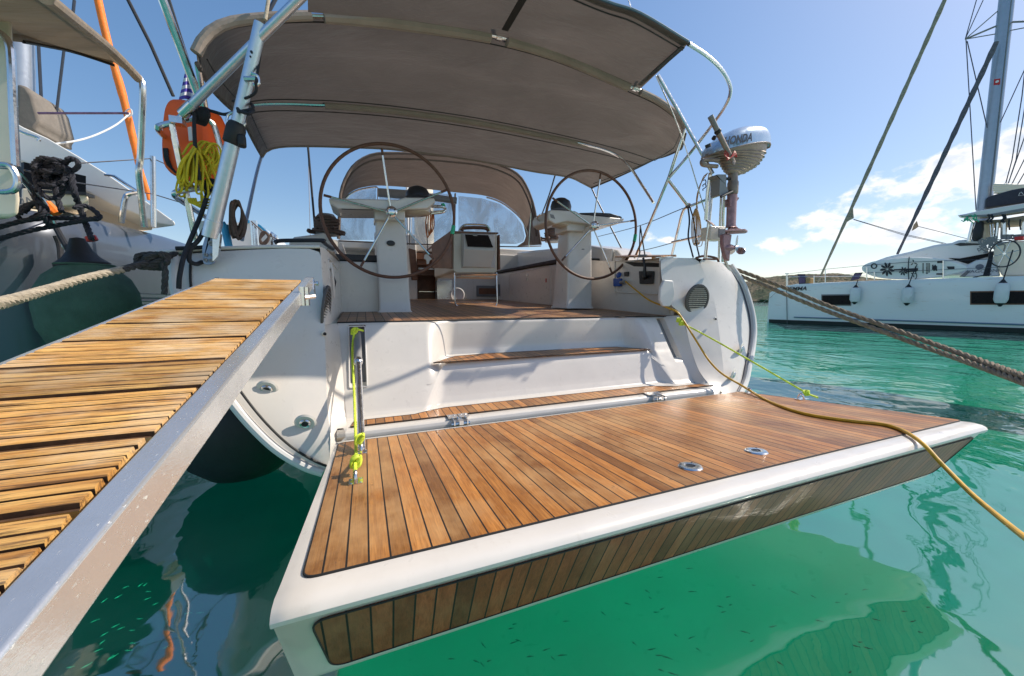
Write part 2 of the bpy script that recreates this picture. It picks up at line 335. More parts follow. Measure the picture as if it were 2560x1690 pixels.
class MB:
    def __init__(s): s.v = []; s.f = []; s.mi = []
    def face(s, idx, mi=0): s.f.append(tuple(idx)); s.mi.append(mi)
    def tube(s, pts, r, seg=10, closed=False, caps=True, mi=0, flat=None):
        pts = [V(p) for p in pts]
        q = [pts[0]]
        for p in pts[1:]:
            if (p-q[-1]).length > 1e-5: q.append(p)
        if closed and (q[0]-q[-1]).length < 1e-5: q.pop()
        pts = q; k = len(pts)
        if k < 2: return
        rr = r if isinstance(r, (list, tuple)) else [r]*k
        if len(rr) != k: rr = [rr[min(len(rr)-1, int(i*len(rr)/k))] for i in range(k)]
        b0 = len(s.v); nrm = None
        for i in range(k):
            a = pts[i-1] if (i > 0 or closed) else pts[i]; b = pts[(i+1) % k] if (i < k-1 or closed) else pts[i]
            t = (b-a).normalized()
            if nrm is None:
                up = V((0, 0, 1)) if abs(t.z) < .9 else V((1, 0, 0)); nrm = t.cross(up).normalized()
            else:
                nrm = nrm-t*nrm.dot(t)
                nrm = nrm.normalized() if nrm.length > 1e-6 else t.orthogonal().normalized()
            bi = t.cross(nrm)
            for j in range(seg):
                an = 2*math.pi*j/seg; o = nrm*math.cos(an)*rr[i]+bi*math.sin(an)*rr[i]*(flat or 1)
                s.v.append(pts[i]+o)
        for i in range(k if closed else k-1):
            for j in range(seg):
                a = b0+i*seg+j; b = b0+i*seg+(j+1) % seg; i2 = (i+1) % k
                s.face((a, b, b0+i2*seg+(j+1) % seg, b0+i2*seg+j), mi)
        if caps and not closed:
            s.face([b0+j for j in range(seg)][::-1], mi); s.face([b0+(k-1)*seg+j for j in range(seg)], mi)
    def box(s, c, size, rot=0, mi=0, axes=None):
        c = V(c); h = V(size)*.5
        if axes is None:
            axes = (V((math.cos(rot), math.sin(rot), 0)), V((-math.sin(rot), math.cos(rot), 0)), V((0, 0, 1)))
        b = len(s.v)
        for z in (-1, 1):
            for y in (-1, 1):
                for x in (-1, 1): s.v.append(c+axes[0]*h.x*x+axes[1]*h.y*y+axes[2]*h.z*z)
        for q in ((0, 2, 3, 1), (4, 5, 7, 6), (0, 1, 5, 4), (2, 6, 7, 3), (0, 4, 6, 2), (1, 3, 7, 5)): s.face([b+i for i in q], mi)
    def prism(s, pts, ext, mi=0):
        pts = [V(p) for p in pts]; ext = V(ext); b = len(s.v); n = len(pts)
        s.v += pts+[p+ext for p in pts]
        s.face(range(b, b+n), mi); s.face([b+n+i for i in range(n)][::-1], mi)
        for i in range(n): j = (i+1) % n; s.face((b+i, b+n+i, b+n+j, b+j), mi)
    def grid(s, rows, mi=0, close=False):
        b = len(s.v); m = len(rows[0])
        for r in rows: s.v += [V(p) for p in r]
        for i in range(len(rows)-1):
            for j in range(m if close else m-1):
                k = (j+1) % m; s.face((b+i*m+j, b+i*m+k, b+(i+1)*m+k, b+(i+1)*m+j), mi)
    def loft(s, rings, mi=0):
        b = len(s.v); m = len(rings[0]); s.grid(rings, mi, True)
        s.face([b+i for i in range(m)][::-1], mi); s.face([b+(len(rings)-1)*m+i for i in range(m)], mi)
    def lathe(s, prof, origin, axis=(0, 0, 1), seg=24, mi=0):
        ax = V(axis).normalized(); a = ax.orthogonal().normalized(); bb = ax.cross(a); o = V(origin); b0 = len(s.v)
        for r, z in prof:
            for j in range(seg):
                an = 2*math.pi*j/seg; s.v.append(o+ax*z+(a*math.cos(an)+bb*math.sin(an))*r)
        for i in range(len(prof)-1):
            for j in range(seg): s.face((b0+i*seg+j, b0+i*seg+(j+1) % seg, b0+(i+1)*seg+(j+1) % seg, b0+(i+1)*seg+j), mi)
        s.face([b0+j for j in range(seg)][::-1], mi); s.face([b0+(len(prof)-1)*seg+j for j in range(seg)], mi)
    def rope(s, pts, r, twist=.9, seg=6, strands=3, step=None, mi=0):
        pts = spline(pts, 8); L = [0]
        for a, b in zip(pts, pts[1:]): L.append(L[-1]+(b-a).length)
        step = step or r*.9; n = max(4, int(L[-1]/step)); path = []; k = 0
        for i in range(n+1):
            d = L[-1]*i/n
            while k < len(L)-2 and L[k+1] < d: k += 1
            t = (d-L[k])/max(1e-9, L[k+1]-L[k]); path.append(pts[k].lerp(pts[k+1], min(1, t)))
        nrm = None; fr = []
        for i in range(n+1):
            t = (path[min(n, i+1)]-path[max(0, i-1)]).normalized()
            if nrm is None: nrm = t.orthogonal().normalized()
            nrm = (nrm-t*nrm.dot(t)).normalized(); fr.append((nrm.copy(), t.cross(nrm)))
        for st in range(strands):
            q = []
            for i in range(n+1):
                an = 2*math.pi*(st/strands)+L[-1]*i/n/r*twist
                q.append(path[i]+(fr[i][0]*math.cos(an)+fr[i][1]*math.sin(an))*r*.5)
            s.tube(q, r*.56, seg, mi=mi)
    def build(s, name, mat, parent=None, smooth=True, bevel=0, solid=0, sub=0, sharp=35):
        if name in SPLIT and parent is not None:
            par = list(range(len(s.v)))
            def find(a):
                while par[a] != a: par[a] = par[par[a]]; a = par[a]
                return a
            for f in s.f:
                for i in f[1:]: par[find(i)] = find(f[0])
            groups = {}
            for f, m_ in zip(s.f, s.mi): groups.setdefault(find(f[0]), []).append((f, m_))
            if len(groups) > 1:
                for fs in groups.values():
                    n = MB(); mp_ = {}
                    for f, m_ in fs:
                        for i in f:
                            if i not in mp_: mp_[i] = len(n.v); n.v.append(s.v[i])
                        n.face([mp_[i] for i in f], m_)
                    last = n.build_one(SPLIT[name], mat, parent, smooth, bevel, solid, sub, sharp)
                return last
            name = SPLIT[name]
        return s.build_one(name, mat, parent, smooth, bevel, solid, sub, sharp)
    def build_one(s, name, mat, parent=None, smooth=True, bevel=0, solid=0, sub=0, sharp=35):
        base = BASE.get(parent.name, V((0, 0, 0))) if parent else V((0, 0, 0))
        me = bpy.data.meshes.new(name); me.from_pydata([tuple(v-base) for v in s.v], [], s.f)
        mats = mat if isinstance(mat, (list, tuple)) else [mat]
        for m in mats: me.materials.append(M[m] if isinstance(m, str) else m)
        me.polygons.foreach_set('material_index', s.mi)
        bm = bmesh.new(); bm.from_mesh(me); bmesh.ops.recalc_face_normals(bm, faces=bm.faces); bm.to_mesh(me); bm.free()
        if smooth:
            me.polygons.foreach_set('use_smooth', [True]*len(me.polygons))
            me.set_sharp_from_angle(angle=R(sharp))
        o = bpy.data.objects.new(name, me); C.objects.link(o)
        if parent: o.parent = parent; BASE[o.name] = base
        if solid: md = o.modifiers.new('solid', 'SOLIDIFY'); md.thickness = solid; md.offset = 0
        if sub: md = o.modifiers.new('sub', 'SUBSURF'); md.levels = md.render_levels = sub
        if bevel:
            md = o.modifiers.new('bevel', 'BEVEL'); md.width = bevel; md.segments = 3; md.limit_method = 'ANGLE'; md.angle_limit = R(35)
        me.update(); return o
def thing(name, label, cat, loc=(0, 0, 0), group=None):
    o = bpy.data.objects.new(name, None); C.objects.link(o); o.location = loc; o.empty_display_size = .1
    o['label'] = label; o['category'] = cat
    if group: o['group'] = group
    BASE[o.name] = V(loc); return o
def tag(o, label, cat, group=None):
    o['label'] = label; o['category'] = cat
    if group: o['group'] = group
    return o
def kind(o, k): o['kind'] = k; return o
def T(name, pts, r, mat, parent, seg=10, n=5, closed=False, smooth_path=True):
    b = MB(); b.tube(spline(pts, n, closed) if smooth_path else pts, r, seg, closed); return b.build(name, mat, parent)
def text(name, body, origin, xax, yax, size, mat, parent, ext=.001, shear=0, bold=0):
    cu = bpy.data.curves.new(name, 'FONT'); cu.body = body; cu.size = 1; cu.extrude = 0; cu.align_x = 'CENTER'; cu.align_y = 'CENTER'; cu.shear = shear; cu.offset = bold
    ob = bpy.data.objects.new(name+'_src', cu); C.objects.link(ob)
    dg = bpy.context.evaluated_depsgraph_get(); me = bpy.data.meshes.new_from_object(ob.evaluated_get(dg))
    bpy.data.objects.remove(ob); b = MB(); xax = V(xax).normalized(); yax = V(yax).normalized(); nn = xax.cross(yax)
    for v in me.vertices: b.v.append(V(origin)+xax*v.co.x*size+yax*v.co.y*size+nn*ext)
    for p in me.polygons: b.face(list(p.vertices))
    return b.build(name, mat, parent, smooth=False)
# ============================================================ setting
b = MB()
for x0, x1, y0, y1 in [(-3000, 3000, -3000, 3000)]:
    b.v += [V((x0, y0, 0)), V((x1, y0, 0)), V((x1, y1, 0)), V((x0, y1, 0))]; b.face((0, 1, 2, 3))
kind(b.build('water', 'water', smooth=False), 'structure')
b = MB(); b.v += [V((-3000, -3000, -2.6)), V((3000, -3000, -2.6)), V((3000, 3000, -2.6)), V((-3000, 3000, -2.6))]; b.face((0, 1, 2, 3))
kind(b.build('seabed', 'seabed', smooth=False), 'structure')
# far hillside: ridge heights read along the bearing
b = MB(); ridge = [(1300, 760), (1560, 757), (1700, 748), (1800, 722), (1850, 706), (1900, 693), (1935, 688), (1990, 683), (2040, 682), (2090, 680), (2140, 688), (2180, 694), (2260, 700), (2400, 700), (2560, 708), (2800, 730), (3200, 752)]
rows = []; D0 = 330.0
def rh(px):
    for (a, ya), (c, yc) in zip(ridge, ridge[1:]):
        if a <= px <= c: return ya+(yc-ya)*(px-a)/(c-a)
    return 755
for j in range(46):
    row = []; v = j/45
    for i in range(420):
        px = 1300+1900*i/419; r = ray(px, HY); hd = V((r.x, r.y, 0)).normalized(); top = ray(px, rh(px)-2); tt = top.z/math.hypot(top.x, top.y)
        D = D0+v*170; z = (ZC+(D0+90)*tt)*math.sin(min(1, v*1.25)*math.pi/2)*(1 if v < .8 else 1-(v-.8)*2)
        nn = mnoise.fractal(V((px*.035, D*.06, 0)), .8, 2, 6)
        z += (nn*1.5+abs(mnoise.noise(V((px*.35, D*.25, 3))))*1.9)*min(1, v*6)*(.5 if v > .5 else 1)
        p = hd*(D+nn*6); row.append(V((p.x, p.y, max(z, -1) if v > 0 else -1)))
    rows.append(row)
b.grid(rows); kind(b.build('hills', 'hill', smooth=False), 'structure')

# ============================================================ the yacht
FZ = lambda y: .97+.04*(y-2.45)
yacht = thing('sailing_yacht', 'white sailing yacht seen from its open stern, with teak swim platform down and twin wheels', 'sailing yacht', (1.2, 2.0, 0))
# ---- outer outlines of the stern
port_rim = [P(515, 625, y=2.42)+V((-.16, 0, 0)), P(443, 641, y=2.36), P(446, 720, y=2.28), P(478, 830, y=2.16), P(530, 920, y=2.06), P(585, 1000, y=1.98), P(640, 1066, y=1.94), P(700, 1122, y=1.91), P(765, 1162, y=1.885), P(815, 1180, y=1.87)]
port_rim[0] = P(446, 633, y=2.40)
stbd_rim = [P(1824, 662, y=2.47), P(1856, 712, y=2.38), P(1875, 770, y=2.3), P(1882, 820, y=2.23), P(1878, 870, y=2.15), P(1869, 915, y=2.06), P(1860, 955, y=1.99), P(1846, 985, y=1.93)]
# hull shell: stern ring pushed forward to the bow
def resample(pts, n):
    pts = spline(pts, 8); L = [0]
    for a, c in zip(pts, pts[1:]): L.append(L[-1]+(c-a).length)
    out = []; k = 0
    for i in range(n):
        d = L[-1]*i/(n-1)
        while k < len(L)-2 and L[k+1] < d: k += 1
        out.append(pts[k].lerp(pts[k+1], min(1, (d-L[k])/max(1e-9, L[k+1]-L[k]))))
    return out
pr = resample(port_rim, 16); sr = resample(stbd_rim, 16)[::-1]
keel = [V((-.02, 1.9, .24)), V((.5, 1.9, .12)), V((1.15, 1.9, .06)), V((1.9, 1.9, .12)), V((2.45, 1.92, .26))]
ring0 = pr+keel+sr
cx = 1.15
b = MB(); rows = []
for k, (dy, sx, sz, lift) in enumerate([(0.0, 1, 1, 0), (.03, 1.0, 1, 0), (1.2, 1.1, 1.04, .0), (3, 1.17, 1.1, -.1), (5.5, 1.14, 1.16, -.16), (8, .9, 1.22, -.14), (10, .55, 1.28, -.08), (11.8, .06, 1.34, .1)]):
    rows.append([V((cx+(p.x-cx)*sx, (p.y if k < 2 else 2.2)+dy, (p.z*sz if p.z > .6 else p.z*(1+(sz-1)*.5))+lift*(1 if p.z < .5 else 0))) for p in ring0])
b.grid(rows); b.build('hull', 'gelcoat', yacht, sharp=60)
# ---- quarters
def ruled(mb, cols, ny=1, bulge=0):
    cols = [resample(c, 22) for c in cols]
    dense = []
    for i in range(22):
        line = [c[i] for c in cols]; dense.append(line)
    mb.grid([list(x) for x in zip(*dense)])
port_crease = [P(800, 617, y=2.40), P(806, 700, y=2.34), P(811, 800, y=2.25), P(815, 923, y=2.12), P(818, 1010, y=2.03), P(823, 1062, y=1.96), P(826, 1100, y=1.90), P(822, 1180, y=1.87)]
port_crease2 = [p+V((.022, .03, -.004)) for p in port_crease]
port_in = [V((-.16, 3.36, 1.40)), P(850, 700, y=3.0)*1, V((-.155, 2.6, .99)), V((-.152, 2.46, .93)), V((-.13, 2.33, .76)), V((-.115, 2.19, .56)), V((-.11, 2.10, .475)), V((-.10, 1.93, .462)), V((-.10, 1.93, .40))]
b = MB(); ruled(b, [port_rim, [a.lerp(c, .5)+V((0, -.012, 0)) for a, c in zip(resample(port_rim, 22), resample(port_crease, 22))], port_crease])
b.build('quarter_panel', 'gelcoat', yacht, sharp=70, sub=1)
pi_low = [V((-.150, 2.47, .965)), V((-.14, 2.42, .93)), V((-.13, 2.33, .80)), V((-.118, 2.22, .64)), V((-.11, 2.13, .50)), V((-.105, 2.06, .472)), V((-.10, 1.93, .465)), V((-.10, 1.925, .36))]
cr = resample(port_crease, 60)
k0 = min(range(60), key=lambda i: abs(cr[i].z-.965)); low = cr[k0:]; up = cr[:k0+1]
b = MB(); ruled(b, [low, [a.lerp(c, .5)+V((-.006, .02, 0)) for a, c in zip(resample(low, 22), resample(pi_low, 22))], pi_low]); b.build('inner_quarter', 'gelcoat', yacht, sharp=70)
# inner coaming wall, port: from crease forward
b = MB()
fw = [V((-.165, 3.36, p.z)) for p in resample(up, 22)]
ru = resample(up, 22)
b.grid([ru, [p+V((.02, .05, 0)) for p in ru], fw]); b.build('coaming_wall', 'gelcoat', yacht, sharp=70)
# port deck top behind the transom
b = MB(); zt = 1.392
pts = [V((-.93, 2.36, 1.33)), V((-.745, 2.42, 1.37)), V((-.218, 2.40, 1.405)), V((-.165, 2.7, 1.41)), V((-.165, 3.4, 1.42)), V((-.165, 6.4, 1.62)), V((-1.15, 6.4, 1.52)), V((-1.03, 4, 1.40))]
b.v += pts; b.face(range(len(pts))); b.build('side_deck', 'nonskid', yacht, smooth=False)
b = MB(); b.tube(spline([p+V((0, 0, .0)) for p in (V((-.93, 2.36, 1.335)), V((-.75, 2.40, 1.365)), V((-.45, 2.405, 1.392)), P(800, 617, y=2.40))], 4), .010, 8); b.build('deck_edge', 'gelcoat', yacht)
# dark coaming pad
T('coaming_pad', [P(686, 607, y=2.6), P(700, 602, y=2.6), P(760, 601, y=2.55), P(805, 601, y=2.5), P(812, 603, y=2.5)], .012, 'black_plastic', yacht)
T('coaming_pad', [P(805, 602, y=2.5), P(818, 613, y=2.65), P(832, 622, y=2.8)], .012, 'black_plastic', yacht)
# rubbing rims round the stern
rimp = [p+V((-.012, -.004, 0)) for p in port_rim[1:]]
b = MB(); b.tube(spline(rimp, 6), .020, 10); b.build('rubbing_rim', 'plastic_white', yacht)
b = MB(); b.tube(spline([p.lerp(V((cx, p.y, .9)), .028)+V((0, -.014, 0)) for p in port_rim[1:]], 6), .0055, 8); b.build('rim_groove', 'caulk', yacht)
b = MB(); b.tube(spline([p+V((.012, -.004, 0)) for p in stbd_rim], 6), .022, 10); b.build('rubbing_rim', 'plastic_white', yacht)
b = MB(); b.tube(spline([p.lerp(V((cx, p.y, .9)), .022)+V((0, -.012, 0)) for p in stbd_rim], 6), .007, 8); b.build('rim_groove', 'wire', yacht)
# starboard quarter block
st_in = [P(1651, 643, y=2.45), P(1655, 700, y=2.42), P(1675, 760, y=2.37), P(1706, 788, y=2.35), P(1722, 850, y=2.25), P(1738, 905, y=2.16), P(1755, 940, y=2.07), P(1775, 962, y=2.0), P(1775, 985, y=1.93)]
st_cr = [P(1745, 646, y=2.42), P(1768, 700, y=2.38), P(1787, 757, y=2.31), P(1799, 840, y=2.18), P(1806, 895, y=2.09), P(1809, 930, y=2.03), P(1808, 960, y=1.98), P(1800, 985, y=1.93)]
b = MB(); ruled(b, [st_in, [a.lerp(c, .5)+V((0, -.004, 0)) for a, c in zip(resample(st_in, 22), resample(st_cr, 22))], st_cr]); b.build('quarter_face', 'gelcoat', yacht, sharp=70, sub=1)
b = MB(); ruled(b, [st_cr, [a.lerp(c, .5)+V((.01, -.022, 0)) for a, c in zip(resample(st_cr, 22), resample(stbd_rim, 22))], stbd_rim]); b.build('quarter_panel', 'gelcoat', yacht, sharp=70, sub=1)
b = MB(); pts = [P(1651, 643, y=2.45), P(1745, 646, y=2.42), P(1824, 662, y=2.47), V((3.34, 4, 1.5)), V((3.4, 6.4, 1.6)), V((2.75, 6.4, 1.66)), V((2.66, 3.6, 1.50)), V((2.40, 3.0, 1.47))]
b.v += pts; b.face(range(len(pts))); b.build('side_deck', 'nonskid', yacht, smooth=False)
# ---- transom centre: fine profile grid with the two alcoves and the strut pockets
plain = [(2.475, .968), (2.455, .966), (2.44, .955), (2.40, .90), (2.34, .81), (2.28, .72), (2.265, .70), (2.22, .635), (2.17, .565), (2.125, .50), (2.105, .482), (2.08, .473), (2.02, .470), (1.965, .470), (1.94, .468), (1.928, .460), (1.922, .445), (1.922, .36)]
step = [(2.545, .968), (2.53, .966), (2.52, .955), (2.515, .88), (2.51, .77), (2.50, .735), (2.47, .722), (2.32, .720), (2.29, .714), (2.275, .695), (2.20, .53), (2.175, .49), (2.13, .473), (1.99, .470), (1.94, .468), (1.928, .460), (1.922, .445), (1.922, .36)]
def dens_prof(p, n=5):
    out = []
    for i in range(len(p)-1):
        for j in range(n): t = j/n; out.append((p[i][0]*(1-t)+p[i+1][0]*t, p[i][1]*(1-t)+p[i+1][1]*t, (i+t)))
    out.append((p[-1][0], p[-1][1], len(p)-1)); return out
pl = dens_prof(plain); stp = dens_prof(step)
def sm(t): t = max(0, min(1, t)); return t*t*(3-2*t)
b = MB(); rows = []; nx = 300
x0, x1 = -.152, 2.33
for i in range(nx+1):
    x = x0+(x1-x0)*i/nx; row = []
    for (ya, za, k), (yb, zb, _) in zip(pl, stp):
        if k < 7.5:  # upper alcove
            f = k/7.5; l0, l1, r0, r1 = .37-.03*f, .62-.12*f, 1.93+.06*f, 2.06+.06*f
        else:
            f = min(1, (k-7.5)/4); l0, l1, r0, r1 = .29-.03*f, .50-.10*f, 2.02+.04*f, 2.14+.04*f
        wgt = sm((x-l0)/(l1-l0))*sm((r1-x)/(r1-r0))
        y = ya+(yb-ya)*wgt; z = za+(zb-za)*wgt; xx = x
        # strut pockets
        if .625 < z < .945 and k < 12:
            if -.088 < x < .0: y += .055
            if 2.25 < x < 2.325 and z > .64: y += .05
        if i == 0: xx = -.152+.05*sm((.97-z)/.5)
        row.append(V((xx if i else -.150+.045*min(1, (.97-z)/.5), y, z)))
    rows.append(row)
b.grid(rows)
mats = []
for fi, f in enumerate(b.f):
    c = sum((b.v[i] for i in f), V())/4
    inp = (-.085 < c.x < -.003 or 2.255 < c.x < 2.32) and .63 < c.z < .94 and all(True for _ in (0,))
    if inp and c.y > 2.12+(c.z-.5)*.72+.03: b.mi[fi] = 1 if c.x < 1 else 2
b.build('transom', ['gelcoat', 'smoked', 'plastic_grey'], yacht, sharp=50)
b = MB()   # fillet between transom and starboard quarter
ruled(b, [[V((2.33, y, z)) for y, z in plain], [V((p.x, p.y, p.z)) for p in st_in[3:]]]); b.build('transom_return', 'gelcoat', yacht)
# ---- teak on treads and sole
def slab(name, pts, mat, th=.006, parent=yacht, bev=0):
    b = MB(); b.prism(pts, (0, 0, -th)); return b.build(name, mat, parent, smooth=False, bevel=bev)
def caulk(name, pts, parent, r=.003): b = MB(); b.tube(pts, r, 6, True); return b.build(name, 'caulk', parent)
tr1 = [V((.38, 2.262, .727)), V((.47, 2.36, .727)), V((.56, 2.46, .729)), V((.8, 2.488, .731)), V((1.5, 2.490, .731)), V((1.88, 2.47, .730)), V((2.03, 2.30, .727)), V((2.05, 2.278, .727)), V((1.2, 2.272, .727))]
t1 = slab('step_tread', tr1, 'teak'); caulk('seam', [p+V((0, 0, -.001)) for p in tr1], t1)
tr2 = [V((-.085, 1.975, .477)), V((-.07, 2.055, .477)), V((.0, 2.065, .477)), V((.24, 2.068, .477)), V((.33, 2.11, .477)), V((.42, 2.135, .477)), V((1.0, 2.14, .477)), V((1.9, 2.14, .477)), V((2.04, 2.09, .477)), V((2.12, 2.06, .477)), V((2.40, 2.05, .477)), V((2.39, 1.985, .477))]
t2 = slab('sole_tread', tr2, 'teak'); caulk('seam', [p+V((0, 0, -.001)) for p in tr2], t2)
b = MB(); ys = [2.40+.02*i for i in range(3)]
fl = [V((-.152, 2.462, .9745)), V((.30, 2.462, .9745)), V((.45, 2.50, .975)), V((.62, 2.53, .9755)), V((1.9, 2.53, .9755)), V((2.05, 2.48, .975)), V((2.40, 2.45, .974)), V((2.42, 3.4, FZ(3.4)+.004)), V((2.2, 3.8, FZ(3.8)+.004)), V((2.2, 6.3, FZ(6.3)+.004)), V((.25, 6.3, FZ(6.3)+.004)), V((.25, 3.34, FZ(3.34)+.004)), V((-.165, 3.34, FZ(3.34)+.004))]
b.prism(fl, (0, 0, -.012)); co_ = b.build('cockpit_sole', 'teak_cockpit', yacht, smooth=False)
caulk('seam', [p+V((0, -.003, -.004)) for p in fl[:7]], co_, .004)
# ---- swim platform
tn = math.tan(R(4.5)); PLZ = lambda y: .45+tn*(1.86-y)
plat = MB()
prof = [(1.865, PLZ(1.865)-.004), (1.84, PLZ(1.84)+.004), (.83, PLZ(.83)+.004), (.80, PLZ(.80)+.005), (.775, PLZ(.775)+.004), (.752, PLZ(.752)-.001), (.740, PLZ(.74)-.008), (.733, PLZ(.74)-.017), (.734, PLZ(.74)-.026), (.741, PLZ(.74)-.033), (.752, .499), (.862, .272), (.868, .260), (.880, .254), (.92, .256), (1.80, .30), (1.865, .33)]
def xl(y, z): return -.182+.035*(y-.73)+(.54-z)*.03
def xr(y, z): return 2.645-.125*(y-.73)-(max(0, .53-z))*.42
rows = []
for s in [0, .004, .012, .03, .15, .5, .85, .97, .985, .993, 1]:
    row = []
    for y, z in prof:
        e = min(s, 1-s); k = 1-min(1, e/.012) if e < .012 else 0
        row.append(V((xl(y, z)*(1-s)+xr(y, z)*s, y+(.012*k if y < .8 else -.004*k if y > 1.8 else 0), z-(.010*k if z > .44 and y < 1.84 else -.008*k if z < .35 else 0))))
    rows.append(row)
plat.loft(rows); pf = plat.build('swim_platform', 'gelcoat', yacht, sharp=40)
def rounded(pts, r=.03, n=5):
    out = []; k = len(pts)
    for i in range(k):
        a, p, c = V(pts[i-1]), V(pts[i]), V(pts[(i+1) % k]); d1 = (a-p).normalized(); d2 = (c-p).normalized()
        for j in range(n+1):
            t = j/n; q0 = p+d1*r; q1 = p+d2*r; out.append(q0*(1-t)**2+p*2*t*(1-t)+q1*t*t)
    return out
tk = rounded([V((-.128, 1.80, 0)), V((2.455, 1.815, 0)), V((2.605, .815, 0)), V((-.137, .811, 0))], .03)
tk = [V((p.x, p.y, PLZ(p.y)+.0085)) for p in tk]
t3 = MB(); t3.prism(tk, (0, 0, -.012)); o = t3.build('teak_deck', 'teak', pf, smooth=False); 
b = MB(); b.tube([p+V((0, 0, -.002)) for p in tk], .0028, 6, True); b.build('deck_seam', 'caulk', pf)
# aft teak face (leans forward going down)
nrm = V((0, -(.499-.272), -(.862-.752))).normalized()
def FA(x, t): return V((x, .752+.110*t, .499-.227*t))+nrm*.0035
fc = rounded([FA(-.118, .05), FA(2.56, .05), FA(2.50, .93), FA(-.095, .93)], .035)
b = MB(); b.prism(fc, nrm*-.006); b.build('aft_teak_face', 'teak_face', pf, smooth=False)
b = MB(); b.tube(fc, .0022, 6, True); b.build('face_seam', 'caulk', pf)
for rx, ry in [(1.023, .922), (1.363, .931)]:
    o_ = V((rx, ry, PLZ(ry)+.009)); b = MB(); b.lathe([(.017, .001), (.017, .004), (.024, .0055), (.036, .004), (.040, 0)], o_, (0, tn, 1), 32)
    rr = b.build('drain_ring', 'stainless', pf); b = MB(); b.lathe([(.0, .0012), (.0165, .0016), (.0165, .001)], o_, (0, tn, 1), 24); b.build('drain_cup', 'black_plastic', pf)
    b = MB()
    for a in range(4): b.lathe([(.0035, .0052), (.003, .0062), (0, .0064)], o_+V((math.cos(a*1.57+.6)*.030, math.sin(a*1.57+.6)*.030, -.0008)), (0, tn, 1), 8)
    b.build('ring_screws', 'wire', pf)
def padeye(x, y, s=1.0, long=True, ry=0):
    z = PLZ(y)+.010; b = MB()
    pts = rounded([V((x-.022*s, y-.022*s, z)), V((x+.022*s, y-.022*s, z)), V((x+.022*s, y+.022*s, z)), V((x-.022*s, y+.022*s, z))], .004)
    if long: pts = rounded([V((x-.035, y-.02, z)), V((x+.05, y-.02, z)), V((x+.05, y+.02, z)), V((x-.035, y+.02, z))], .008)
    b.prism(pts, (0, 0, .004))
    for dx in (-.014, .014):
        for dy in (-.014, .014): b.lathe([(.004, .004), (.0032, .0055), (0, .0058)], V((x+dx, y+dy, z)), (0, 0, 1), 8)
    b.tube([V((x-.0, y+.016*math.cos(a), z+.004+.032*math.sin(a))) for a in [math.pi*i/10 for i in range(11)]], .0055, 8)
    return b.build('padeye', 'stainless', pf)
padeye(-.045, 1.287, 1, False); padeye(-.029, 1.60, .9, False); padeye(2.44, 1.74); padeye(2.50, 1.45)
# hinges
for hx, s in ((.455, 1), (1.80, .9)):
    b = MB(); b.box((hx-.03, 1.955, .4765), (.055, .055, .005)); b.box((hx+.03, 1.955, .4765), (.055, .055, .005)); b.box((hx, 1.925, .462), (.022, .11, .022))
    b.tube([V((hx-.05, 1.893, .452)), V((hx+.05, 1.893, .452))], .010, 10)
    b.box((hx-.035, 1.905, .452), (.006, .06, .045)); b.box((hx+.035, 1.905, .452), (.006, .06, .045))
    for dx in (-.045, -.02, .02, .045): b.lathe([(.005, 0), (.004, .002), (0, .0024)], V((hx+dx, 1.965, .479)), (0, 0, 1), 8)
    b.build('hinge', 'stainless', yacht)
# platform strut and its rope (port)
st = MB(); A = P(893, 835, y=2.36); Bp = V((-.029, 1.60, PLZ(1.6)+.03)); A2 = P(896, 918, y=2.2)
st.tube([A, A.lerp(Bp, .32)], .020, 14); s1 = st.build('platform_strut', 'plastic_grey', yacht)
b = MB(); b.tube([A.lerp(Bp, .30), Bp], .0150, 14); b.lathe([(.020, 0), (.023, .01), (.023, .03), (.016, .04)], A.lerp(Bp, .29), (Bp-A), 14); b.build('piston', 'stainless', s1)
b = MB(); b.box(A+V((0, .01, .01)), (.02, .03, .05)); b.tube([A+V((-.03, 0, .02)), A+V((.035, 0, .02))], .007, 8); b.build('strut_bracket', 'stainless', yacht)
b = MB(); b.rope([A+V((-.012, -.03, .03)), P(881, 880, y=2.25), P(886, 996, y=1.98), P(890, 1125, y=1.63), V((-.047, 1.34, PLZ(1.3)+.05)), V((-.046, 1.287, PLZ(1.3)+.03))], .0065)
for c in (A+V((-.014, -.03, .02)), V((-.036, 1.60, PLZ(1.6)+.07)), V((-.045, 1.36, PLZ(1.36)+.055))):
    for k in range(4):
        a = random.random()*3; b.tube(spline([c+V((math.cos(t*1.05+a)*.016, math.sin(t*1.05+k)*.012, math.sin(t*1.05+a*2)*.018)) for t in range(6)], 4, True), .0055, 6, True)
b.tube(spline([A+V((-.012, -.03, .025)), A+V((.01, -.035, .028)), A+V((.035, -.03, .02))], 4), .006, 8)
tag(b.build('platform_rope', 'neon'), 'neon yellow rope knotted down the steel strut at the left of the platform', 'rope')
# pocket frames
b = MB(); fr = [V((-.09, 2.372+.012, .945)), V((.002, 2.384, .945)), V((.002, 2.19, .62)), V((-.09, 2.19, .62))]; b.tube(rounded([V((-.09, 2.428, .947)), V((.002, 2.428, .947)), V((.002, 2.206, .622)), V((-.09, 2.206, .622))], .01), .0035, 6, True); b.build('pocket_frame', 'plastic_white', yacht)
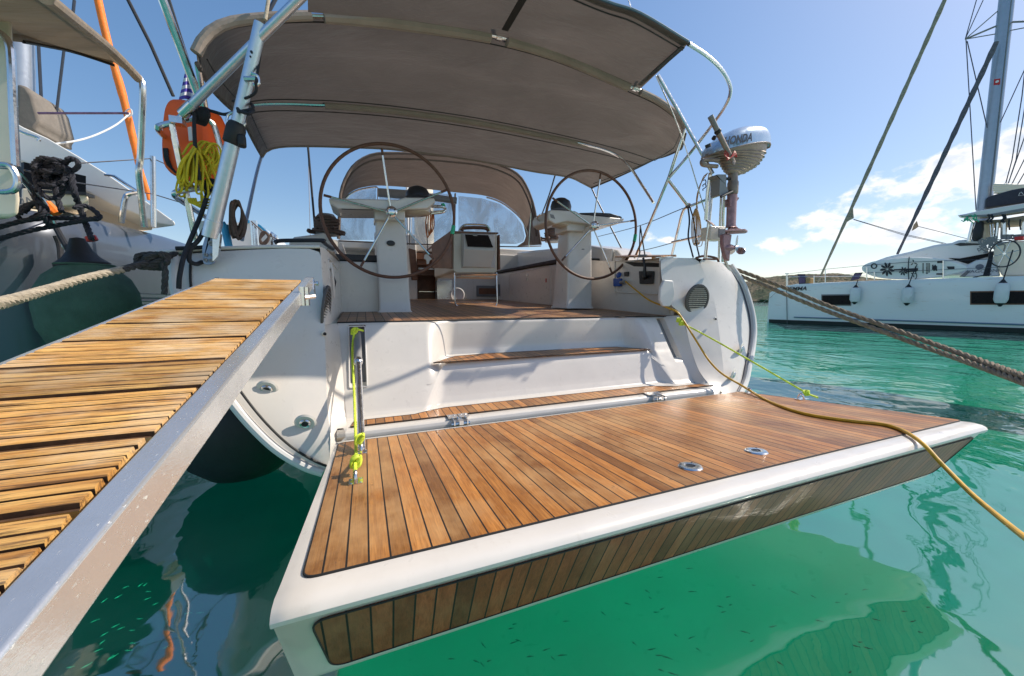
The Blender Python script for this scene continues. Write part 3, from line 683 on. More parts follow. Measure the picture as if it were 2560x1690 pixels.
# ---- round fittings on quarters
def fitting(px, py, y, n, r=.025, nm='through_hull', m='stainless'):
    o_ = P(px, py, y=y); n = V(n).normalized(); b = MB()
    b.lathe([(r*1.0, -.01), (r, .006), (r*.85, .011), (r*.6, .008), (r*.55, -.004)], o_, n, 24)
    o = b.build(nm, m, yacht); b = MB(); b.lathe([(0, .0035), (r*.56, .003), (r*.56, -.004)], o_, n, 16); b.build('outlet', 'black_plastic', o)
    b = MB(); b.lathe([(r*1.9, -.004), (r*1.6, .003), (r*1.2, .004), (r*1.0, .002)], o_, n, 28); b.build('collar', 'gelcoat', o)
fitting(667, 973, 2.022, (-.1, -1, -.38)); fitting(763, 1058, 1.94, (-.1, -1, -.38))
fitting(1853, 873, 2.10, (.55, -1, -.25), .03); fitting(1833, 938, 1.985, (.5, -1, -.3), .028)
fitting(1788, 797, 2.225, (.1, -1, -.3), .008, 'drain_hole', 'wire')
fitting(811, 834, 2.205, (.5, -1, -.3), .008, 'drain_hole', 'wire')
# louvred speaker grilles
def grille(ctr, nrm_, upv, rx, rz, cols):
    n = V(nrm_).normalized(); u = V(upv); u = (u-n*u.dot(n)).normalized(); r_ = u.cross(n).normalized(); b = MB(); nseg = 40
    ring = lambda k, h: [ctr+r_*math.cos(a)*rx*k+u*math.sin(a)*rz*k+n*h for a in [2*math.pi*i/nseg for i in range(nseg)]]
    b.grid([ring(1.03, -.004), ring(1.0, .006), ring(.90, .009), ring(.85, .006), ring(.84, .002), ring(.02, .002)], close=True)
    o = b.build('louvre_grille', 'grille_grey', yacht); b = MB()
    for i in range(-5, 7):
        v = (i-.5)/6.5; half = math.sqrt(max(0, 1-v*v))*.78
        for k in range(cols):
            xx = -half+2*half*(k+.5)/cols; ww = 2*half/cols*.86
            b.box(ctr+u*v*rz*.84+r_*xx*rx+n*.0065, (ww*rx, rz*.032, .009), axes=(r_, u, n))
    b.build('louvre_slats', 'gelcoat_cream' if cols == 5 else 'smoked', o)
grille(P(1743, 749, y=2.315), (-.12, -1, -.17), (0, .1, 1), .112, .125, 5)
gc = P(815, 771, y=2.285)+V((.012, .035, 0)); grille(P(815, 771, y=2.31), (1, -.17, -.1), (0.0, .25, 1), .075, .128, 4)
b = MB(); b.lathe([(.016, -.004), (.014, .006), (.006, .008), (0, .003)], P(1659, 692, y=2.44), (0, -1, 0), 16); b.build('door_button', 'wire', yacht)
# ---- cockpit furniture
def prism_px(name, pts, y, depth, mat, parent, bevel=.006, b=None):
    m = b or MB(); m.prism(PY(pts, y), (0, depth, 0)); return None if b else m.build(name, mat, parent, bevel=bevel)
# port aft-facing bench end, cushion, bench
b = MB(); b.box((.05, 3.75, 1.20), (.55, .8, .44)); b.build('bench', 'gelcoat', yacht, bevel=.02)
b = MB(); b.box((-.0, 5.0, 1.20), (.50, 1.72, .42)); b.build('bench', 'gelcoat', yacht, bevel=.02)
b = MB(); b.box((.04, 4.6, 1.455), (.50, 2.4, .055)); b.build('bench_cushion', 'cushion', yacht, bevel=.015)
b = MB(); b.v += [V((-.17, 3.38, 1.40)), V((-.17, 6.3, 1.62)), V((-.26, 6.3, 1.95)), V((-.28, 4.2, 1.72)), V((-.3, 3.38, 1.42))]; b.face((0, 1, 2, 3, 4)); b.build('coaming', 'gelcoat', yacht, smooth=False)
# raised port coaming block carrying the winch
b = MB(); cp = [P(722, 603, y=3.9), P(735, 592, y=3.9), P(775, 587, y=3.9), P(812, 581, y=3.9), P(845, 640, y=3.9), P(845, 680, y=3.9), P(722, 680, y=3.9)]
b.prism(cp, (0, 2.2, .1)); b.build('coaming', 'gelcoat', yacht, bevel=.02)
# door / locker details on the port inner wall
b = MB()
def onwall(y, z, o=.006): return V((-.196+.02*(y-2.4)/.9+o, y, z))
b.tube([onwall(2.52, 1.34), onwall(2.60, 1.355), onwall(3.15, 1.33), onwall(3.2, 1.05), onwall(3.1, 1.03), onwall(2.6, 1.06), onwall(2.52, 1.1)], .005, 6, True); dr = b.build('locker_door', 'plastic_white', yacht)
b = MB()
for z in (1.31, 1.27): b.box(onwall(2.58, z, .012), (.02, .03, .05))
b.tube([onwall(2.56, 1.30, .02), onwall(2.56, 1.2, .025), onwall(2.6, 1.12, .02)], .006, 8); b.build('door_handle', 'plastic_white', dr)
b = MB(); b.tube([onwall(2.64, 1.26, .016), onwall(2.64, 1.22, .03), onwall(2.66, 1.19, .02), onwall(2.63, 1.17, .02)], .006, 6); b.build('latch', 'black_plastic', dr)
# starboard console wall
SX = 2.405
b = MB(); wall = [V((SX, 2.44, .97)), V((SX, 3.7, 1.02)), V((SX, 3.7, 1.56)), V((SX, 3.2, 1.50)), V((SX, 2.44, 1.462))]
wall[0] = V((2.44, 2.44, .965))
b.v += wall; b.face(range(5)); b.build('console_wall', 'gelcoat', yacht, smooth=False)
b = MB(); b.v += [V((2.27, 2.455, 1.46)), V((2.405, 2.46, 1.46)), V((2.42, 2.46, .97)), V((2.30, 2.455, 1.2))]; b.face((0, 1, 2, 3)); b.build('return', 'gelcoat', yacht, smooth=False)
# recessed instrument niche on that wall
def SWp(px, py, o=0): return P(px, py, x=SX-o)
b = MB(); q = rounded([SWp(1537, 652, .004), SWp(1650, 655, .004), SWp(1648, 735, .004), SWp(1537, 730, .004)], .02); b.tube(q, .007, 6, True)
pn = b.build('instrument_niche', 'gelcoat', yacht)
b = MB(); b.prism(rounded([SWp(1560, 655, .003), SWp(1650, 658, .003), SWp(1650, 668, .003), SWp(1585, 666, .003)], .006), (.004, 0, 0)); b.build('dark_gap', 'caulk', pn)
b = MB(); b.prism(rounded([SWp(1600, 678, .006), SWp(1637, 678, .006), SWp(1634, 710, .006), SWp(1602, 710, .006)], .01), (-.016, 0, 0)); th = b.build('throttle_plate', 'black_plastic', yacht, bevel=.003)
b = MB(); b.tube([SWp(1612, 694, .02), SWp(1611, 690, .06), SWp(1612, 665, .07), SWp(1608, 645, .07)], [.02, .018, .012, .010], 10); b.build('lever', 'black_plastic', th)
b = MB(); b.tube([SWp(1597, 640, .08), SWp(1617, 640, .06)], .014, 10); b.build('lever_grip', 'plastic_grey', th)
b = MB(); b.prism(rounded([SWp(1562, 680, .005), SWp(1573, 679, .005), SWp(1572, 691, .005), SWp(1562, 691, .005)], .006), (-.01, 0, 0)); b.build('switch', 'black_plastic', yacht, bevel=.002)
b = MB(); c0 = SWp(1548, 705, .01); b.prism(rounded([SWp(1539, 696, .01), SWp(1556, 696, .01), SWp(1555, 716, .01), SWp(1539, 716, .01)], .008), (-.03, 0, 0)); b.lathe([(.03, 0), (.032, .012), (.02, .016), (0, .018)], SWp(1548, 688, .02), (-1, -.2, .3), 16); b.build('shore_socket', 'blue_plastic', yacht, bevel=.003)
b = MB(); b.tube([SWp(1552, 706, .03), SWp(1562, 705, .06)], .017, 12); b.build('plug', 'plastic_grey', yacht)
# shower box bulging from the quarter
b = MB()
for k in range(1): b.prism(rounded([P(1655, 700, y=2.38), P(1677, 702, y=2.38), P(1681, 735, y=2.38), P(1670, 766, y=2.38), P(1652, 766, y=2.38), P(1643, 750, y=2.38), P(1645, 720, y=2.38)], .012), (0, -.028, 0))
b.build('shower_box', 'plastic_white', yacht, bevel=.008)
# teak seat edge on the starboard coaming
b = MB(); b.prism([P(1537, 644, x=2.30), P(1652, 643, x=2.35), P(1690, 640, x=2.62), P(1560, 640, x=2.75)], (0, 0, .012)); b.build('helm_seat_top', 'teak_cockpit', yacht, smooth=False)
# starboard bench, backrest coaming
SB = 2.20
b = MB(); b.prism([V((SB, 3.82, 1.0)), V((SB, 6.4, 1.08)), V((SB, 6.4, 1.58)), V((SB, 3.82, 1.545))], (.75, 0, 0)); sbn = b.build('bench', 'gelcoat', yacht, bevel=.025)
b = MB(); b.prism([V((SB-.02, 3.80, 1.55)), V((SB-.02, 6.4, 1.585)), V((SB-.02, 6.4, 1.625)), V((SB-.02, 3.80, 1.60))], (.5, 0, 0)); b.build('bench_cushion', 'cushion', yacht, bevel=.012)
b = MB(); b.tube(rounded([P(1273, 688, x=SB-.002), P(1377, 664, x=SB-.002), P(1376, 725, x=SB-.002), P(1376, 760, x=SB-.002), P(1273, 755, x=SB-.002)], .02), .004, 6, True); b.build('locker_lid', 'gelcoat', sbn)
b = MB(); b.box(P(1318, 688, x=SB-.012), (.02, .05, .03)); b.box(P(1318, 698, x=SB-.012), (.015, .03, .05)); b.build('locker_catch', 'stainless', sbn)
b = MB(); b.box(P(1365, 701, x=SB-.003), (.004, .025, .05)); b.build('warning_tag', 'red', sbn, bevel=.001)
b = MB(); b.prism([P(1190, 713, x=SB+.0)+V((-.004, 0, 0)), P(1250, 711, x=SB-.004), P(1250, 740, x=SB-.004), P(1190, 740, x=SB-.004)], (-.004, 0, 0)); b.build('vent_frame', 'smoked', sbn)
b = MB(); b.prism([V((2.62, 3.25, 1.45)), V((2.62, 3.5, 1.66)), V((2.62, 4.1, 1.80)), V((2.62, 6.4, 1.98)), V((2.62, 6.4, 1.5)), V((2.62, 3.25, 1.3))], (.5, 0, .0)); b.build('coaming', 'gelcoat', yacht, bevel=.03)
b = MB(); b.prism(rounded([P(1505, 625, x=2.615), P(1535, 622, x=2.615), P(1530, 660, x=2.615), P(1512, 668, x=2.615)], .02), (-.02, 0, 0)); b.build('moulded_pod', 'plastic_white', yacht, bevel=.008)
# forward bulkhead with companionway
YB = 6.35
b = MB(); zb = 1.0
def BX(px): return P(px, 700, y=YB).x
b.box(((BX(940)+BX(1043))/2, YB+.1, 1.6), (BX(1043)-BX(940), .2, 1.15)); b.box(((BX(1093)+BX(1500))/2, YB+.1, 1.45), (BX(1500)-BX(1093), .2, .95)); b.box(((BX(750)+BX(1500))/2, YB+.5, 1.98), (BX(1500)-BX(750), .8, .12)); b.box((BX(1068), YB+.1, 1.05), (BX(1093)-BX(1043), .2, .10))
b.build('bulkhead', 'gelcoat', yacht, bevel=.02)
b = MB(); b.box((BX(1068), YB+.35, 1.5), (BX(1100)-BX(1036), .05, .95)); dd = b.build('companionway', 'wood_dark', yacht)
b = MB()
for py in (729,): b.box(P(1068, py, y=YB+.28), (.28, .01, .012))
b.box(P(1068, 672, y=YB+.3), (.3, .01, .03)); b.build('step_strip', 'stainless', dd)
b = MB(); b.box(P(1066, 655, y=YB+.2), (.32, .04, .10)); b.box(P(1066, 641, y=YB+.1), (.36, .04, .10)); b.build('washboard', 'wood_dark', dd)
b = MB(); b.prism(rounded([P(1092, 700, y=YB-.02), P(1130, 700, y=YB-.02), P(1130, 762, y=YB-.02), P(1094, 764, y=YB-.02)], .03), (0, .05, 0)); b.build('panel_frame', 'alu_rail', yacht)
b = MB(); b.lathe([(.12, 0), (.13, .012), (.11, .02), (.09, .012), (0, .012)], P(1143, 737, y=YB-.02), (0, -1, 0), 28); b.build('vent_cap', 'plastic_white', yacht)
b = MB(); b.box(P(1220, 728, y=YB-.02), (.42, .03, .19)); vf = b.build('hatch', 'smoked', yacht, bevel=.01); b = MB(); b.box(P(1220, 728, y=YB-.045), (.33, .01, .10)); b.build('hatch_pane', 'wood_dark', vf)
b = MB(); b.prism([P(1022, 620, y=6.0), P(1040, 625, y=6.0), P(1044, 700, y=6.0), P(1030, 700, y=6.0)], (0, .1, 0)); b.build('door_stack', 'wood_dark', yacht, bevel=.01)
# pedestals
def pedestal(front, side_dx, y, ybase, head, base_w):
    pass
b = MB()
Ypd = 3.28
lo = [P(948, 783, y=Ypd-.02), P(1028, 783, y=Ypd-.02)]; hi = [P(937, 522, y=Ypd+.02), P(1012, 522, y=Ypd+.02)]
def column(lo, hi, dl, dh, name='pedestal'):
    b = MB(); rings = []
    def ring(a, c, d, k=1): 
        pts = [a, c, c+V((-.006, d, 0)), a+V((.006, d, 0))]; return rounded(pts, .022, 4)
    n = 8
    a0, c0, a1, c1 = lo[0], lo[1], hi[0], hi[1]
    fl_ = V((.014, 0, 0))
    rings.append(ring(a0-fl_-V((0, .014, .0)), c0+fl_-V((0, .014, 0)), dl+.03)); rings.append(ring(a0-fl_*.9-V((0, .012, -.012)), c0+fl_*.9-V((0, .012, -.012)), dl+.026)); rings.append(ring(a0+V((0, 0, .025)), c0+V((0, 0, .025)), dl))
    for i in range(1, n+1): t = i/n; rings.append(ring(a0.lerp(a1, t), c0.lerp(c1, t), dl+(dh-dl)*t))
    b.loft(rings); return b.build(name, 'gelcoat', yacht, sharp=50)
pp = column(lo, hi, .34, .22)
b = MB(); b.lathe([(.034, .0), (.034, .004), (.030, .006), (0, .006)], P(977, 608, y=Ypd-.0), (0, -1, 0), 28)
for i in range(len(b.v)): b.v[i] = V((b.v[i].x, b.v[i].y, P(977, 608, y=Ypd).z+(b.v[i].z-P(977, 608, y=Ypd).z)*.66))
bd = b.build('badge', 'black_plastic', pp)
# port helm head: wing-shaped top with pods
def head(pts, y, depth, nm='helm_console', bev=.012, mat='gelcoat'):
    b = MB(); b.prism(PY(pts, y), (0, depth, 0)); return b.build(nm, mat, yacht, bevel=bev)
h1 = head([(821, 495), (933, 497), (995, 499), (1012, 493), (1086, 494), (1089, 506), (1068, 522), (1000, 524), (933, 524), (846, 523), (824, 508)], Ypd-.12, .34)
b = MB(); b.prism(PY([(936, 518), (1013, 520), (1013, 551), (936, 549)], Ypd-.06), (0, .26, 0)); b.build('helm_neck', 'gelcoat', yacht, bevel=.01)
b = MB(); b.lathe([(.10, .0), (.105, .03), (.085, .045), (0, .05)], P(1045, 523, y=Ypd+.02), (0, 0, -1), 26); b.build('cup_pod', 'gelcoat_cream', h1)
b = MB(); b.lathe([(.10, 0), (.098, .03), (.075, .07), (.04, .088), (0, .093)], P(1045, 494, y=Ypd+.02), (0, 0, 1), 26); b.build('compass', 'black_plastic', h1)
b = MB(); b.tube(spline([P(1080, 515, y=Ypd), P(1106, 517, y=Ypd-.05), P(1114, 522, y=Ypd), P(1108, 530, y=Ypd), P(1078, 534, y=Ypd)], 5), .011, 10); b.tube(spline([P(1080, 517, y=Ypd), P(1106, 519, y=Ypd+.05), P(1113, 526, y=Ypd+.08), P(1078, 530, y=Ypd)], 5), .009, 8); b.build('grab_rail', 'stainless', h1)
b = MB(); b.lathe([(.0, -.02), (.02, -.01), (.02, .01), (0, .02)], P(1108, 514, y=Ypd-.03), (1, 0, .3), 12); b.build('tape_ball', 'green_tape', h1)
b = MB(); b.tube([P(934, 525, y=Ypd-.125), P(854, 523, y=Ypd-.125)], .003, 6); b.build('shadow_joint', 'black_plastic', h1)
# starboard pedestal
Yq = 3.34
pq = column([P(1418, 771, y=Yq-.02), P(1481, 771, y=Yq-.02)], [P(1422, 560, y=Yq), P(1480, 560, y=Yq)], .34, .22)
b = MB(); b.lathe([(.026, 0), (.026, .004), (.022, .006), (0, .006)], P(1457, 626, y=Yq-.0), (0, -1, 0), 24)
for i in range(len(b.v)): b.v[i].z = P(1457, 626, y=Yq).z+(b.v[i].z-P(1457, 626, y=Yq).z)*.74
b.build('badge', 'black_plastic', pq)
h2 = head([(1371, 534), (1376, 524), (1438, 527), (1455, 536), (1562, 546), (1558, 556), (1527, 565), (1490, 563), (1420, 553), (1388, 560), (1372, 551)], Yq-.13, .36)
b = MB(); b.lathe([(.085, .0), (.09, .03), (.075, .04), (0, .045)], P(1402, 557, y=Yq+.0), (0, 0, -1), 26); b.build('cup_pod', 'gelcoat_cream', h2)
b = MB(); b.lathe([(.10, 0), (.105, .03), (.09, .08), (.05, .108), (0, .115)], P(1402, 525, y=Yq+.04), (0, 0, 1), 26); b.build('compass', 'black_plastic', h2)
b = MB(); b.prism(PY([(1450, 532), (1490, 531), (1525, 533), (1553, 541), (1556, 545), (1460, 536)], Yq-.1), (0, .26, 0)); b.build('instrument_cover', 'black_plastic', h2, bevel=.003)
b = MB(); b.prism(PY([(1375, 535), (1384, 537), (1388, 547), (1378, 544)], Yq-.135), (0, .01, 0)); b.build('button_panel', 'plastic_grey', h2)
b = MB()
for o_ in (0, .03): b.tube(spline([P(1375, 533, y=Yq-.05+o_), P(1354, 536, y=Yq-.08), P(1343, 544, y=Yq), P(1350, 552, y=Yq+.06), P(1378, 556, y=Yq+o_)], 5), .009, 8)
b.build('grab_rail', 'stainless', h2)
b = MB(); b.prism(PY([(1418, 552), (1480, 556), (1480, 578), (1418, 577)], Yq-.07), (0, .26, 0)); b.build('helm_neck', 'gelcoat', yacht, bevel=.01)
# steering wheels
def wheel(hub, rimtop, rimbot, riml, rimr, spokes, y, tape, tape_ang):
    top, bot, l, r = P(*rimtop, y=y), P(*rimbot, y=y), P(*riml, y=y), P(*rimr, y=y)
    c = V(((l.x+r.x)/2, y, (top.z+bot.z)/2)); rx = (r.x-l.x)/2; rz = (top.z-bot.z)/2
    b = MB(); b.tube([c+V((math.cos(a)*rx, 0, math.sin(a)*rz)) for a in [2*math.pi*i/72 for i in range(72)]], .0125, 12, True); rim = b.build('steering_wheel', 'leather', yacht)
    h = P(*hub, y=y+.05); b = MB()
    for s in spokes:
        e = P(*s, y=y); d = (e-h); b.tube([h+d*.06, h+d*.97], .0075, 10)
    b.build('spokes', 'stainless', rim)
    b = MB()
    for s in spokes:
        e = P(*s, y=y); b.tube([h.lerp(e, .88), h.lerp(e, .985)], .0095, 10)
    b.build('spoke_sleeves', 'leather', rim)
    b = MB(); b.lathe([(.045, .0), (.045, -.03), (.042, -.045), (.03, -.052), (.024, -.046), (.012, -.05), (0, -.05)], h, (0, 1, 0), 28); b.build('hub', 'stainless', rim)
    b = MB()
    for i in range(5): a = 2*math.pi*(i+.5)/5; b.lathe([(.006, -.0505), (.006, -.054), (0, -.054)], h+V((math.cos(a)*.031, .0, math.sin(a)*.031)), (0, 1, 0), 10)
    b.build('hub_bolts', 'black_plastic', rim)
    b = MB(); b.tube([h, h+V((0, .18, -.005))], .028, 14); b.build('axle', 'stainless', rim)
    b = MB(); b.tube([c+V((math.cos(a)*rx, 0, math.sin(a)*rz)) for a in [tape_ang+R(k) for k in (-4, -2, 0, 2, 4)]], .0165, 12); b.build('king_spoke_tape', tape, rim)
wheel((978, 532), (968, 360), (968, 693), (801, 527), (1135, 527), [(954, 368), (806, 487), (1119, 474), (901, 668), (1086, 650)], 3.1, 'green_tape', R(-12))
wheel((1482, 566), (1478, 426), (1478, 697), (1364, 561), (1590, 561), [(1502, 432), (1380, 494), (1588, 551), (1404, 652), (1530, 683)], 3.1, 'green_tape', R(-10))
# cockpit table
YT = 4.2
b = MB(); b.prism(rounded(PY([(1133, 583), (1243, 584), (1243, 678), (1238, 682), (1140, 682), (1133, 676)], YT), .015), (0, 1.2, 0)); tb = b.build('cockpit_table', 'gelcoat_cream', yacht, bevel=.01)
b = MB(); zt_ = P(1133, 581, y=YT).z; b.prism([P(1083, 611, y=YT+.35), P(1132, 577, y=YT-.01), P(1132, 672, y=YT-.01), P(1085, 670, y=YT+.35)], (-.02, .0, 0)); b.prism([P(1083, 611, y=YT+.35), P(1132, 577, y=YT-.01), P(1132, 672, y=YT-.01)+V((0, 1.2, 0)), P(1132, 577, y=YT-.01)+V((0, 1.2, 0))][:2]+[P(1132, 577, y=YT)+V((0, 1.1, 0)), P(1083, 611, y=YT+.35)+V((0, .8, 0))], (0, 0, -.02)); b.build('table_leaf', 'wood_dark', tb)
b = MB(); b.prism([P(1246, 587, y=YT), P(1250, 587, y=YT), P(1251, 674, y=YT), P(1246, 674, y=YT)], (0, 1.2, 0)); b.build('table_leaf', 'wood_dark', tb, bevel=.004)
b = MB(); b.prism(PY([(1126, 577), (1246, 581), (1246, 584), (1128, 582)], YT-.01), (0, 1.22, 0)); b.build('table_top', 'wood_dark', tb)
pod = [P(1152, 582, y=YT-.005), P(1230, 585, y=YT-.005), P(1238, 622, y=YT-.09), P(1232, 626, y=YT-.10), P(1160, 622, y=YT-.10), P(1153, 615, y=YT-.09)]
b = MB(); A_ = [P(1153, 583, y=YT), P(1238, 585, y=YT), P(1238, 670, y=YT), P(1153, 670, y=YT)]; B_ = [P(1160, 588, y=YT-.05), P(1225, 590, y=YT-.05), P(1237, 627, y=YT-.13), P(1160, 623, y=YT-.13)]; Cc = [P(1160, 623, y=YT-.13), P(1237, 627, y=YT-.13), P(1227, 668, y=YT-.03), P(1158, 666, y=YT-.03)]
b.v += A_+B_+Cc; b.face((0, 1, 5, 4)); b.face((4, 5, 6, 7)); b.face((8, 9, 10, 11)); b.face((11, 10, 2, 3)); b.face((0, 4, 7, 8, 11, 3)); b.face((1, 5, 6, 9, 10, 2)); b.build('plotter_pod', 'plastic_white', tb, sharp=20, bevel=.006)
b = MB(); b.prism([P(1162, 587, y=YT-.058), P(1220, 589, y=YT-.058), P(1232, 619, y=YT-.125), P(1169, 617, y=YT-.125)], (0, -.012, .004)); b.build('plotter_screen', 'screen', tb, bevel=.002)
b = MB(); o_ = P(1188, 589, y=YT-.075); b.box(o_, (.05, .004, .006)); b.build('plotter_mark', 'plastic_white', tb)
b = MB(); b.tube(spline([P(1147, 577, y=YT+.05), P(1155, 566, y=YT+.05), P(1168, 561, y=YT+.05), P(1210, 562, y=YT+.05), P(1222, 570, y=YT+.05), P(1226, 579, y=YT+.05)], 5), .011, 10); b.build('table_rail', 'stainless', tb)
b = MB(); b.tube(spline([P(1155, 577, y=YT+.06), P(1160, 570, y=YT+.06), P(1210, 570, y=YT+.06), P(1222, 578, y=YT+.06)], 4), .02, 10); b.build('rail_pad', 'leather', tb)
b = MB(); b.tube(rounded([P(1137, 682, y=YT+.02), P(1139, 768, y=YT+.0), P(1242, 768, y=YT+.0), P(1240, 682, y=YT+.02)], .06)[6:-6] if False else spline([P(1137, 682, y=YT+.02), P(1137, 740, y=YT), P(1139, 760, y=YT), P(1148, 769, y=YT)], 4), .010, 10); b.tube(spline([P(1241, 682, y=YT+.02), P(1243, 740, y=YT), P(1242, 760, y=YT), P(1234, 769, y=YT)], 4), .010, 10); b.tube([P(1138, 757, y=YT), P(1242, 757, y=YT)], .008, 8); b.tube([P(1137, 686, y=YT), P(1242, 686, y=YT)], .012, 8)
b.tube([P(1137, 682, y=YT+1), P(1138, 752, y=YT+1)], .010, 8); b.tube([P(1241, 682, y=YT+1), P(1242, 752, y=YT+1)], .010, 8); b.build('table_legs', 'stainless', tb)
b = MB(); b.box(P(1190, 690, y=YT+.2), (.46, .3, .05)); b.build('table_shelf', 'plastic_white', tb, bevel=.006)
# winches
def winch(px, py, y, s, mat='brown_rope'):
    b = MB(); o_ = P(px, py, y=y); b.lathe([(.09*s, 0), (.09*s, .02*s), (.07*s, .03*s), (.055*s, .07*s), (.06*s, .12*s), (.075*s, .15*s), (.06*s, .17*s), (0, .172*s)], o_, (0, 0, 1), 24); wv = b.build('winch', 'plastic_grey', yacht)
    b = MB()
    for k in range(6): b.tube([o_+V((math.cos(a)*(.066+.012*random.random())*s*1.2, math.sin(a)*.075*s, (.045+.018*k+.01*math.sin(a*2+k))*s)) for a in [2*math.pi*i/16 for i in range(16)]], .012*s, 6, True)
    for k in range(3): b.tube(spline([o_+V((random.uniform(-.14, .14)*s, random.uniform(-.12, .12)*s, random.uniform(.0, .05)*s+.01)) for _ in range(7)], 5, True), .011*s, 6, True)
    b.build('winch_rope', mat, wv)
winch(818, 588, 4.1, 1.15); winch(1383, 605, 5.6, 1.5)
# winch handle like padlock plate and orange coil under the helm
b = MB()
for k in range(3): b.tube(spline([P(1070+k*3, 524, y=Ypd+.05+k*.01), P(1064+k*6, 560, y=Ypd+.05), P(1069+k*4, 594-k*6, y=Ypd+.06), P(1077+k*4, 565, y=Ypd+.07), P(1080+k*2, 530, y=Ypd+.05+k*.01)], 5), .005, 6)
tag(b.build('rope_coil', 'orange_rope'), 'thin orange line coiled and hung from the left helm console', 'rope coil')
b = MB(); b.prism(rounded(PY([(1062, 636), (1078, 634), (1080, 648), (1074, 652), (1072, 660), (1067, 660), (1066, 650), (1060, 646)], 3.9), .006), (0, .02, 0)); tag(b.build('shackle_plate', 'plastic_white', bevel=.003), 'small white plastic key hanging on a cord behind the left wheel', 'hanging tag')
b = MB(); b.tube([P(1067, 560, y=3.5), P(1068, 600, y=3.6), P(1070, 636, y=3.9)], .004, 6); tag(b.build('cord', 'black_rope'), 'thin dark cord running down from the left helm console to a white plastic key', 'cord')
# mast, seen through the sprayhood window
b = MB(); mp_ = [P(1036, 640, y=9), P(1088, 640, y=9)]; b.tube([V((P(1062, 640, y=9).x, 9, 1.6)), V((P(1062, 640, y=9).x, 9, 17))], .22, 20); b.build('mast', 'gel_beige', yacht)
b = MB(); b.tube([V((P(1022, 640, y=8.7).x, 8.7, 1.8)), V((P(1022, 640, y=8.7).x, 8.7, 15))], .03, 8); b.tube([V((P(1030, 640, y=8.6).x, 8.6, 1.8)), V((P(1030, 640, y=8.6).x, 8.6, 15))], .015, 8); b.build('halyards', 'plastic_white', yacht)
# shrouds
b = MB(); b.tube([P(790, 600, y=6.5), P(770, 365, y=7.2), P(740, 0, y=8)], .016, 8); b.tube([P(776, 600, y=6.5), P(770, 365, y=7.0)], .005, 6); b.build('shrouds', 'wire', yacht)
# ---- sprayhood
b = MB(); YA, YF = 5.15, 6.1
outer = [(846, 597), (848, 545), (851, 488), (862, 450), (884, 414), (918, 391), (958, 383), (1040, 384), (1130, 391), (1210, 401), (1268, 420), (1300, 441), (1318, 470), (1333, 510), (1343, 560), (1352, 612)]
inner = [(851, 597), (852, 560), (855, 515), (866, 490), (888, 474), (915, 467), (950, 464), (1040, 470), (1130, 480), (1205, 488), (1250, 502), (1285, 527), (1305, 548), (1318, 575), (1322, 590), (1324, 612)]
mid = [(846, 597), (846, 550), (849, 500), (858, 468), (880, 440), (914, 423), (955, 415), (1040, 418), (1130, 425), (1208, 437), (1262, 455), (1295, 480), (1316, 505), (1331, 540), (1341, 575), (1348, 612)]
ro, rm, ri = [resample(PY(k, yy), 48) for k, yy in ((outer, YA), (mid, YA+.45), (inner, YF))]
hd = MB(); hd.grid([ro, [a.lerp(c, .5)+V((0, 0, .03)) for a, c in zip(ro, rm)], rm, [a.lerp(c, .5)+V((0, 0, .02)) for a, c in zip(rm, ri)], ri]); hood = hd.build('sprayhood', 'canvas_hood', yacht, sharp=80)
b = MB(); b.tube(ro, .018, 8); b.build('hood_hem', 'canvas_hood', hood)
b = MB(); b.tube([p+V((0, .08, -.045)) for p in ro[2:-2]], .012, 8); b.build('hood_seam', 'canvas_hood', hood)
b = MB(); b.tube([p+V((0, .0, -.02)) for p in ri[4:14]], .013, 8); b.tube([p+V((0, .0, -.02)) for p in ri[33:46]], .013, 8); b.tube([P(1330, 500, y=YA+.1), P(1326, 560, y=YA+.15), P(1322, 618, y=YA+.2)], .011, 8); b.build('hood_bow', 'stainless', hood)
def pane(pts, y, nm='window'):
    b = MB(); b.v += PY(pts, y); b.face(range(len(pts))); return b.build(nm, 'vinyl', hood, smooth=False, solid=.004)
YW = YF+.05
pane([(851, 527), (866, 495), (890, 478), (915, 471), (940, 470), (940, 600), (846, 600)], YW); pane([(948, 472), (1020, 476), (1020, 612), (948, 606)], YW)
pane([(1028, 478), (1130, 486), (1130, 612), (1028, 612)], YW); pane([(1146, 490), (1205, 496), (1250, 510), (1285, 535), (1305, 562), (1312, 590), (1308, 604), (1290, 610), (1146, 608)], YW)
def bar(pts, y, wd): b = MB(); b.tube(PY(pts, y), wd, 6, flat=.3); b.build('window_frame', 'canvas_hood', hood)
bar([(944, 468), (944, 606)], YW-.01, .022); bar([(1024, 474), (1024, 612)], YW-.01, .022); bar([(1138, 484), (1136, 560), (1136, 612)], YW-.01, .04)
bar([(846, 602), (940, 606), (1136, 614), (1290, 617), (1352, 615)], YW-.02, .03)
b = MB(); b.v += PY([(1305, 545), (1325, 580), (1350, 612), (1292, 616), (1310, 604), (1315, 590)], YW-.03); b.face(range(6)); b.v += [P(1333, 505, y=YA), P(1352, 612, y=YA), P(1322, 612, y=YF), P(1318, 570, y=YF)]; b.face((6, 7, 8, 9)); b.build('hood_side', 'canvas_hood', hood, smooth=False)
b = MB(); b.v += PY([(945, 470), (1035, 476), (1035, 500), (945, 492)], YW-.04); b.face(range(4)); b.build('window_patch', 'smoked', hood, smooth=False)
b = MB(); b.tube([P(1054, 490, y=6), P(1142, 502, y=5.9)], .05, 10); b.build('rolled_flap', 'plastic_grey', hood)
